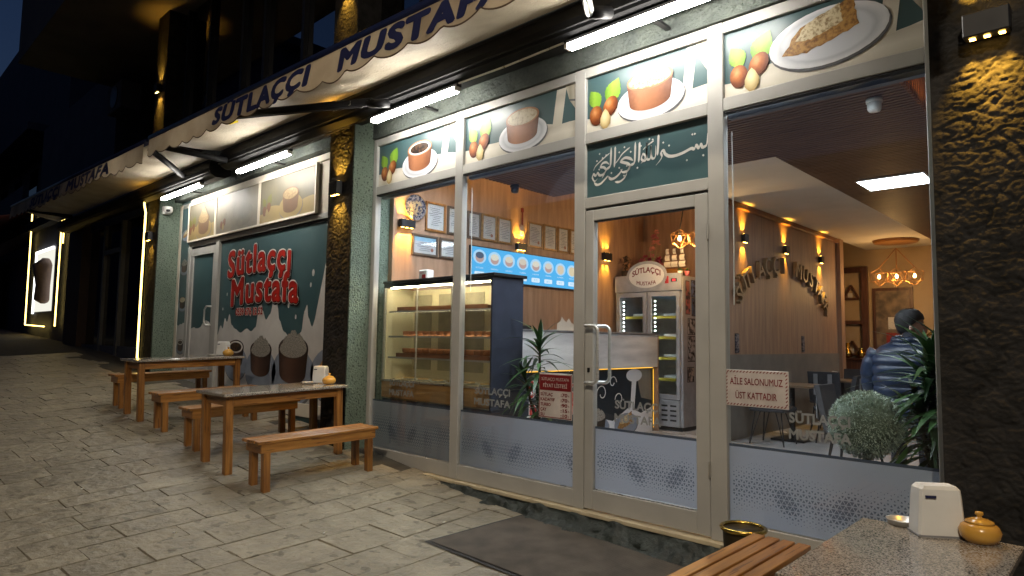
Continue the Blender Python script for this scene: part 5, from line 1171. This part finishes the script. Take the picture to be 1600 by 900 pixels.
# dining furniture
seatm = mat('grey_chair_fabric', (.055, .055, .06), (.04, .04, .045), scale=12, rough=.9); stripe = mat('pale_chair_stripe', (.24, .24, .25), rough=.9)
def make_chair():
    T = empty('dining_chair', (0, 0, 0)); MB().box(-.23, .23, -.22, .24, .42, .48, .02).build('seat', seatm, T, local=True)
    MB().loft([[(-.22, -.22 - .08 * t, .47 + .42 * t), (.22, -.22 - .08 * t, .47 + .42 * t), (.22, -.17 - .08 * t, .47 + .42 * t), (-.22, -.17 - .08 * t, .47 + .42 * t)] for t in (0, .5, 1)]).build('backrest', seatm, T, local=True)
    for xx in (-.1, .1): MB().box(xx - .03, xx + .03, -.312, -.306, .55, .86).build('back_stripe', stripe, T, local=True)
    for s in (-1, 1):
        for q in (-1, 1): MB().tube([(s * .17, q * .15, .42), (s * .22, q * .21, 0)], .009, 6).build('leg', black, T, local=True); MB().tube([(s * .10, q * .15, .42), (s * .22, q * .21, 0.004)], .007, 6).build('leg_brace', black, T, local=True)
    return T
def make_dtable():
    T = empty('dining_table', (0, 0, 0)); MB().box(-.35, .35, -.35, .35, .72, .75, .005).build('top', wood('cafe_table_wood', (.20, .14, .09), (.12, .08, .05), 'x') if 'cafe_table_wood' not in MATS else MATS['cafe_table_wood'], T, local=True)
    MB().tube([(0, 0, .03), (0, 0, .72)], .035, 10).build('column', black, T, local=True); MB().box(-.22, .22, -.22, .22, 0, .025, .005).build('foot_plate', black, T, local=True); return T
c0, d0 = make_chair(), make_dtable(); fc = fd = True
for (x_, y_, lab) in ((-3.45, 5.0, 'small cafe table against the partition under the arch start'), (-3.4, 6.9, 'small cafe table farther along the partition'), (-1.35, 2.75, 'small cafe table in front of the person in the blue jacket')):
    o = d0 if fd else copy_tree(d0); fd = False; o.location = (x_, y_, .0015); tag(o, lab, 'table', 'cafe tables inside')
for (x_, y_, a, lab) in ((-3.5, 4.45, 0, 'grey striped cafe chair at the partition nearest the shop window'), (-2.95, 5.2, 95, 'grey striped cafe chair standing in the aisle beside the first cafe table'), (-3.4, 6.35, 0, 'grey striped cafe chair between the two partition tables'), (-2.85, 7.0, 90, 'grey striped cafe chair beside the farther partition table'), (-2.05, 2.85, -90, 'grey striped cafe chair left of the person in the blue jacket'), (-3.4, 7.5, 180, 'grey striped cafe chair at the far end of the partition')):
    o = c0 if fc else copy_tree(c0); fc = False; o.location = (x_, y_, .0015); o.rotation_euler = (0, 0, R(a)); tag(o, lab, 'chair', 'cafe chairs inside')
for (x_, y_, i) in ((-3.62, 4.95, 0), (-3.5, 6.85, 1)):
    T = empty('table_menu_stand', (x_, y_, .752), ['small wooden napkin stand with a white card on the first partition table', 'small wooden napkin stand with a white card on the farther partition table'][i], 'stand', 'napkin stands on the cafe tables'); B('block', teakx, T, x_ - .04, x_ + .04, y_ - .06, y_ + .04, .7525, .87, .004); B('card', white, T, x_ - .04, x_ + .04, y_ + .042, y_ + .05, .7525, .88)

# far wall of the dining room
fp = empty('framed_shelf_panel', (-4.25, 10.55, .5), 'tall dark wooden frame with two triangular ornaments on the ochre wall', 'wall art')
dkw = wood('dark_carved_wood', (.13, .055, .03), (.06, .025, .015), 'z', coat=0)
for (a, b, c, d) in ((-4.62, -4.5, .55, 2.9), (-4.1, -3.98, .55, 2.9), (-4.5, -4.1, .55, .66), (-4.5, -4.1, 2.79, 2.9), (-4.5, -4.1, 1.72, 1.80)): B('frame_bar', dkw, fp, a, b, 10.52, 10.598, c, d)
for zc in (1.2, 2.35):
    for (p, q) in (((-.15, -.1), (.15, -.1)), ((.15, -.1), (0, .18)), ((0, .18), (-.15, -.1))): MB().tube([(-4.3 + p[0], 10.56, zc + p[1]), (-4.3 + q[0], 10.56, zc + q[1])], .025, 6).build('triangle_bar', dkw, fp)
    B('little_house', cream, fp, -4.36, -4.28, 10.55, 10.59, zc - .07, zc + .02)
pa = empty('street_painting', (-3.5, 10.58, .85), 'large framed painting of a red fronted street house', 'painting')
B('frame', dkw, pa, -3.9, -3.18, 10.56, 10.598, .82, 2.45); B('canvas', mat('painting_tones', (.25, .17, .10), (.08, .06, .04), scale=6, rough=.6), pa, -3.84, -3.24, 10.55, 10.5595, .88, 2.39); B('red_door', mat('painted_red', (.3, .03, .02), rough=.6), pa, -3.66, -3.42, 10.545, 10.5495, 1.25, 1.55); B('white_window', cream, pa, -3.62, -3.46, 10.545, 10.5495, 1.62, 1.86)
rp_ = empty('red_panel', (-2.5, 10.58, 1.2), 'tall dark red door on the ochre wall', 'door'); B('leaf', mat('red_door_paint', (.16, .015, .015), rough=.5), rp_, -2.78, -2.0, 10.55, 10.597, .8, 2.6); B('frame', dkw, rp_, -2.84, -2.785, 10.545, 10.598, .8, 2.66)
sr = empty('staircase', (-2.7, 9.6, 0), 'timber staircase with gold handrail rising at the back of the room', 'staircase')
for k in range(9): B('tread', dkw, sr, -3.3 + k * .24, -3.02 + k * .24, 9.5, 10.4, .18 * k + .1, .18 * k + .15)
MB().tube([(-3.42, 9.45, .95), (-1.4, 9.45, 2.5)], .025, 8).build('handrail', brass, sr, smooth=True)
for q in (.25, .5): MB().tube([(-3.35, 9.45, .95 - q), (-1.4, 9.45, 2.5 - q)], .012, 6).build('lower_rail', brass, sr)
for k in range(4): MB().tube([(-3.35 + k * .6, 9.45, .05 + k * .46), (-3.35 + k * .6, 9.45, 1.0 + k * .46)], .018, 8).build('baluster', chrome, sr)
MB().loft([[(-3.35, 9.47, 0), (-3.35, 9.47, .2), (-3.35, 9.5, .2), (-3.35, 9.5, 0)], [(-1.2, 9.47, 1.55), (-1.2, 9.47, 1.8), (-1.2, 9.5, 1.8), (-1.2, 9.5, 1.55)]]).build('string_board', dkw, sr)
cb = empty('sideboard', (-4.35, 9.9, 0), 'dark sideboard with brass ornaments in the back corner', 'sideboard'); B('cabinet', dkw, cb, -4.75, -3.9, 10.1, 10.5, 0, 1.0, .01); B('worktop', dkw, cb, -4.78, -3.87, 10.07, 10.51, 1.001, 1.03)
for i, (a, hh) in enumerate(((-4.55, .22), (-4.3, .3), (-4.05, .2))):
    T = empty('brass_ornament', (a, 10.25, 1.03), 'brass vessel standing on the dark sideboard', 'ornament', 'brass vessels on the sideboard'); MB().lathe([(.05, 0), (.1, .06), (.07, .14), (.03, .18), (.05, hh)], (a, 10.25, 1.0315), 14).build('vessel', brass, T, smooth=True); MB().lathe([(.05, 0), (.055, .008)], (a, 10.25, 1.0315 + hh), 14).build('lip', brass, T, smooth=True)

# ---------------------------------------------------------------- people
def skin(name, verts, edges, radii, m, T, sub=2):
    me = bpy.data.meshes.new(name); me.from_pydata([Vector(v) - ORIG[T.name] for v in verts], edges, []); me.update(); o = link(name, me, m, T)
    md = o.modifiers.new('skin', 'SKIN'); md.use_smooth_shade = True
    for i, r_ in enumerate(radii): me.skin_vertices[0].data[i].radius = (r_, r_) if not isinstance(r_, tuple) else r_
    me.skin_vertices[0].data[0].use_root = True
    s = o.modifiers.new('subsurf', 'SUBSURF'); s.levels = sub; s.render_levels = sub; return o
skn = mat('skin', (.42, .24, .17), (.36, .2, .14), rough=.5); hairm = mat('dark_hair', (.012, .010, .010), (.006, .005, .005), scale=60, rough=.55, bump=.5)
def person(x, y, lab, jm, tm, face, s=1.0):
    """standing; torso faces +y, head turned by face (radians clockwise to +x)"""
    T = empty('person', (x, y, 0), lab, 'person')
    P = lambda a, b, c: (x + a * s, y + b * s, c * s)
    skin('body', [P(0, 0, .90), P(0, .0, 1.15), P(0, .03, 1.34), P(0, .06, 1.42), P(0, .09, 1.50), P(-.09, 0, .86), P(-.1, .03, .48), P(-.1, 0, .08), P(-.1, .12, .04), P(.09, 0, .86), P(.1, .03, .48), P(.1, 0, .08), P(.1, .12, .04)],
         [(0, 1), (1, 2), (2, 3), (3, 4), (0, 5), (5, 6), (6, 7), (7, 8), (0, 9), (9, 10), (10, 11), (11, 12)], [.13, .12, .11, .052, .05, .085, .06, .045, .035, .085, .06, .045, .035], tm, T)
    hc = Vector(P(0, .10, 1.525)); c, sn = math.cos(face), math.sin(face)
    fwd = Vector((sn, c, 0)); rgt = Vector((c, -sn, 0))
    rings = []
    for z, w_, f0, b0 in ((-.135, .035, .03, .03), (-.12, .05, .075, .05), (-.09, .062, .088, .065), (-.05, .07, .092, .08), (-.02, .072, .094, .09), (.0, .074, .090, .095), (.03, .075, .092, .098), (.07, .07, .085, .095), (.10, .052, .06, .075), (.115, .025, .03, .04)):
        ring = []
        for k in range(20):
            a = 2 * PI * k / 20; u_ = math.cos(a); v_ = math.sin(a); dep = f0 if v_ > 0 else b0
            bulge = 0
            if abs(z + .035) < .03 and v_ > .97: bulge = .026
            if abs(z + .09) < .02 and v_ > .95: bulge = .006
            ring.append(hc + rgt * (u_ * w_) * s + fwd * (v_ * dep + bulge) * s + Vector((0, 0, z * s)))
        rings.append(ring)
    MB().loft(rings).build('head', skn, T, smooth=True)
    for q in (-1, 1):
        MB().loft([[hc + rgt * q * (.072 + .006 * j) * s + fwd * (-.005 + .018 * math.cos(a)) * s + Vector((0, 0, (-.03 + .032 * math.sin(a)) * s)) for a in [2 * PI * k / 8 for k in range(8)]] for j in (0, 1, 2)]).build('ear', skn, T, smooth=True)
        e = hc + fwd * .088 * s + rgt * q * .032 * s; MB().lathe([(.0, -.007), (.008, -.004), (.010, 0), (.008, .004), (0, .007)], e, 8).build('eye', inkk, T)
        MB().tube([e + Vector((0, 0, .022)) - rgt * .018, e + Vector((0, 0, .026)) + fwd * .004, e + Vector((0, 0, .022)) + rgt * .018], .004, 5).build('eyebrow', hairm, T)
    MB().tube([hc + fwd * .086 * s - rgt * .022 + Vector((0, 0, -.075)), hc + fwd * .094 * s + Vector((0, 0, -.073)), hc + fwd * .086 * s + rgt * .022 + Vector((0, 0, -.075))], .005, 5).build('mouth', mat('lips', (.28, .1, .08), rough=.5) if 'lips' not in MATS else MATS['lips'], T)
    rings = []
    for z, k in ((-.085, .55), (-.05, .9), (0, 1.03), (.05, 1.1), (.09, 1.0), (.12, .72), (.135, .3)):
        ring = []
        for q in range(22):
            a = 2 * PI * q / 22; v_ = math.sin(a); u_ = math.cos(a); dep = .105 if v_ < 0 else (.096 if z > .045 else .012); wd = .084 if z > -.06 else .06
            ring.append(hc + rgt * (u_ * wd * k) * s + fwd * ((v_ * dep) * k - .006) * s + Vector((0, 0, (z + .004 * math.sin(q * 5)) * s)))
        rings.append(ring)
    MB().loft(rings).build('hair', hairm, T, smooth=True)
    # quilted jacket: lofted trunk with stitched rolls, sleeves bent forward
    rings = []; n = 90
    for i in range(n + 1):
        t = i / n; z = .70 + .70 * t; w_ = interp(t, [(0, .235), (.3, .25), (.6, .265), (.82, .27), (.93, .2), (1, .10)]); d_ = interp(t, [(0, .16), (.4, .18), (.75, .19), (.92, .14), (1, .095)])
        roll_ = .014 * abs(math.sin(PI * z / .085)) ** .6; ring = []
        for q in range(28):
            a = 2 * PI * q / 28; ring.append(P((w_ + roll_) * math.copysign(abs(math.cos(a)) ** .85, math.cos(a)), .02 * t + .03 * t * t + (d_ + roll_) * math.copysign(abs(math.sin(a)) ** .85, math.sin(a)), z))
        rings.append(ring)
    jk = MB().loft(rings).build('jacket', jm, T, smooth=True)
    for q in (-1, 1):
        path = [Vector((q * .22, .03, 1.30)), Vector((q * .29, .02, 1.16)), Vector((q * .30, .06, 1.0)), Vector((q * .26, .2, .98)), Vector((q * .2, .36, 1.0))]; pts = []; rr = []
        for i in range(len(path) - 1):
            for k in range(14): t = k / 14; pts.append(P(*(path[i].lerp(path[i + 1], t)))); tt = (i + t) / 4; rr.append((.085 - .03 * tt + .008 * abs(math.sin(PI * tt * 8))) * s)
        MB().tube(pts, rr, 14).build('sleeve', jm, jk, smooth=True)
        h = Vector(P(q * .19, .40, 1.0)); MB().loft([[h + Vector((.028 * math.cos(a), j * .045 - .03, .016 * math.sin(a))) * s for a in [2 * PI * k / 10 for k in range(10)]] for j in (0, 1, 2)]).build('hand', skn, T, smooth=True)
        for f_ in range(5): MB().tube([h + Vector(((f_ - 2) * .012, .05, 0)), h + Vector(((f_ - 2) * .014, .085 - .008 * abs(f_ - 2), -.012)), h + Vector(((f_ - 2) * .013, .10 - .012 * abs(f_ - 2), -.03))], .008, 6).build('finger', skn, T, smooth=True)
    MB().tube([P(.105 * math.cos(2 * PI * k / 20), .05 + .10 * math.sin(2 * PI * k / 20), 1.40 + .01 * math.sin(2 * PI * k / 20)) for k in range(21)], .036 * s, 10, cap=False).build('collar', jm, jk, smooth=True)
    return T
jeans = mat('dark_trousers', (.02, .022, .03), rough=.9)
person(-1.31, 1.7, 'person in a blue quilted jacket seen from behind, face turned aside, between the plants', mat('blue_quilted_nylon', (.010, .022, .055), (.007, .016, .04), scale=5, rough=.42), jeans, 1.25, .955)
person(-.93, 2.6, 'person in a pale grey-green jacket half hidden behind the tall leafy plant', mat('pale_green_nylon', (.30, .34, .28), rough=.5), jeans, 3.6, .96)

# ---------------------------------------------------------------- plants in the window
leafA = mat('dracaena_leaf', (.045, .105, .028), (.02, .055, .016), scale=6, rough=.4, objvar=.35); leafB = mat('silver_green_leaf', (.40, .47, .39), (.24, .30, .23), scale=30, rough=.6); bark = mat('palm_stem', (.05, .04, .025), rough=.9)
LM = []
for k in range(5):
    mb = MB(); leafstrip(mb, (0, 0, 0), (0, 1, .28 - .05 * k), (.34 + .02 * k), .036, .10 + .05 * k, 7, Vector((1, 0, 0)))
    me = bpy.data.meshes.new('leaf'); me.from_pydata(mb.v, [], mb.f); me.update(); me.polygons.foreach_set('use_smooth', [True] * len(me.polygons)); me.materials.append(leafA); LM.append(me)
def dracaena(x, y, z0, lab, heads):
    T = empty('leafy_plant', (x, y, 0), lab, 'plant'); rr = random.Random(int(x * 100))
    MB().lathe([(.11, 0), (.15, z0 * .9), (.16, z0), (.14, z0)], (x, y, .0015), 18).build('pot', black, T, smooth=True)
    for (dx, dy, zt, zb_, n_, L_) in heads:
        MB().tube([(x, y, z0 - .05), (x + dx * .6, y + dy * .6, (z0 + zt) / 2), (x + dx, y + dy, zt)], .016, 8, .01).build('stem', bark, T, smooth=True)
        for k in range(n_):
            t = k / (n_ - 1); o = link('leaf', rr.choice(LM), None, T); zz = zb_ + (zt - zb_) * t
            o.location = (dx * (.5 + .5 * t), dy * (.5 + .5 * t), zz); o.rotation_euler = (R(-12 + 78 * t ** 1.6 + rr.uniform(-10, 10)), 0, k * 2.4 + rr.uniform(-.3, .3)); sc_ = L_ * (1.05 - .3 * t) * rr.uniform(.85, 1.15); o.scale = (min(1.6, .75 + .45 * L_), sc_, sc_)
dracaena(-4.05, .46, .52, 'tall strap-leaved plant in front of the dark side of the display case', [(0, 0, 1.30, .86, 42, .95), (-.12, -.08, .98, .66, 30, .8), (.1, -.1, .82, .6, 20, .6)])
dracaena(-.96, .62, .50, 'tall strap-leaved plant in the window corner by the end pillar', [(0.02, .02, 1.26, .9, 50, 1.15), (.12, .08, 1.05, .62, 40, 1.15), (-.05, -.02, .86, .6, 30, 1.1), (.13, -.06, 1.22, .8, 36, 1.25), (-.02, .1, 1.12, .8, 30, 1.3)])
bl = empty('ball_shrub', (-1.26, .36, 0), 'round clipped grey-green shrub in a dark pot behind the glass', 'plant')
MB().lathe([(.10, 0), (.13, .5), (.135, .56), (.12, .56)], (-1.26, .36, .0015), 18).build('pot', black, bl, smooth=True); MB().tube([(-1.26, .36, .5), (-1.26, .36, .66)], .02, 8).build('stem', bark, bl)
mb = MB(); rr = random.Random(4)
for k in range(9000):
    d = Vector((rr.gauss(0, 1), rr.gauss(0, 1), rr.gauss(0, 1))).normalized(); r_ = .212 * (1 + .03 * noise.noise(d * 4)) * rr.uniform(.88, 1.0); p = Vector((-1.26, .36, .80)) + Vector((d.x, d.y, d.z * .98)) * r_
    dd = (d + Vector((rr.gauss(0, .6), rr.gauss(0, .6), rr.gauss(0, .6)))).normalized(); leafstrip(mb, p, dd, rr.uniform(.010, .017), .009, .001, 1)
mb.build('foliage', leafB, bl, kind='stuff')
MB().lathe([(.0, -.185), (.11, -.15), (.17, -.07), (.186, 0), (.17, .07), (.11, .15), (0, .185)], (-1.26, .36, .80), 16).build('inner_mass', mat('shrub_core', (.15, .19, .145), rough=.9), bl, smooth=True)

# ---------------------------------------------------------------- signs on the glass
ps = empty('price_list', (-3.45, -.01, .66), 'maroon and white price list hung on the window glass', 'sign')
B('board', signw, ps, -3.635, -3.285, -.022, -.016, .66, 1.025, .002); B('header', maroon, ps, -3.622, -3.298, -.0235, -.0222, .885, 1.012)
pp = front(0, -.0222, 0)
text_on('heading', 'SÜTLAÇÇI MUSTAFA', pp, -3.46, .965, .0022, .29, .026, signw, ps, offset=.0); text_on('heading', 'FİYAT LİSTESİ', pp, -3.46, .91, .0022, .25, .032, signw, ps, offset=.005)
for i, (a, b) in enumerate((('SÜTLAÇ', '70'), ('KADAYIF', '70'), ('TURBO', '90'), ('ÇAY', '15'), ('SU', '10'))):
    zz = .84 - i * .041; wd = .022 * len(a)
    text_on('item', a, pp, -3.615, zz, .001, wd, .026, maroon, ps, offset=.03, align='LEFT'); text_on('price', ':' + b, pp, -3.40, zz, .001, .07, .028, maroon, ps, offset=.035, align='LEFT'); text_on('currency', '₺', pp, -3.322, zz, .001, .012, .018, maroon, ps, align='LEFT')
for (x0, x1, z0, z1) in ((-3.63, -3.624, .666, 1.019), (-3.296, -3.29, .666, 1.019), (-3.624, -3.296, .666, .672)): B('border', maroon, ps, x0, x1, -.0234, -.0222, z0, z1)
for xx in (-3.6, -3.32): MB().lathe([(.0, -.018), (.016, -.008), (.018, .004), (.008, .012)], (xx, -.014, 1.035), 12).build('suction_cup', caseglass, ps, smooth=True)
fs = empty('family_room_sign', (-1.79, -.01, .88), 'white sign with red rope border announcing the family room upstairs', 'sign')
B('board', signw, fs, -2.0, -1.585, -.022, -.016, .885, 1.12, .002)
mb = MB()
def ropes(x0, z0, x1, z1):
    n = max(2, int(Vector((x1 - x0, z1 - z0)).length / .021))
    for k in range(n):
        t = (k + .5) / n; cx, cz = x0 + (x1 - x0) * t, z0 + (z1 - z0) * t; hor = abs(x1 - x0) > abs(z1 - z0); a = .0095
        q = [(-a, -.006), (-a * .1, -.006), (a, .006), (a * .1, .006)] if hor else [(-.006, -a), (-.006, -a * .1), (.006, a), (.006, a * .1)]
        mb.add([(cx + u_, -.0228, cz + v_) for u_, v_ in q], [(0, 1, 2, 3)])
ropes(-1.99, 1.108, -1.595, 1.108); ropes(-1.99, .897, -1.595, .897); ropes(-1.988, .9, -1.988, 1.105); ropes(-1.597, .9, -1.597, 1.105); mb.build('rope_border', maroon, fs, kind='stuff')
for (s_, zz, ww) in (('AİLE SALONUMUZ', 1.025, .345), ('ÜST KATTADIR', .935, .27)): text_on('lettering', s_, pp, -1.7925, zz, .001, ww, .045, maroon, fs, offset=.012)
MB().tube([(-1.975, .07, 2.75), (-1.972, .075, 2.0), (-1.975, .075, 1.55)], .004, 6).build('blind_cord_tmp', white)
bpy.data.objects['blind_cord_tmp'].name = 'blind_cord'; tag(bpy.data.objects['blind_cord'], 'thin white blind pull cord beside the door frame, on the seating side', 'cord')
tag(MB().tube([(-4.60, .07, 2.75), (-4.598, .075, 2.2), (-4.6, .075, 1.75)], .004, 6).build('blind_cord', white), 'thin white blind pull cord beside the display case', 'cord')
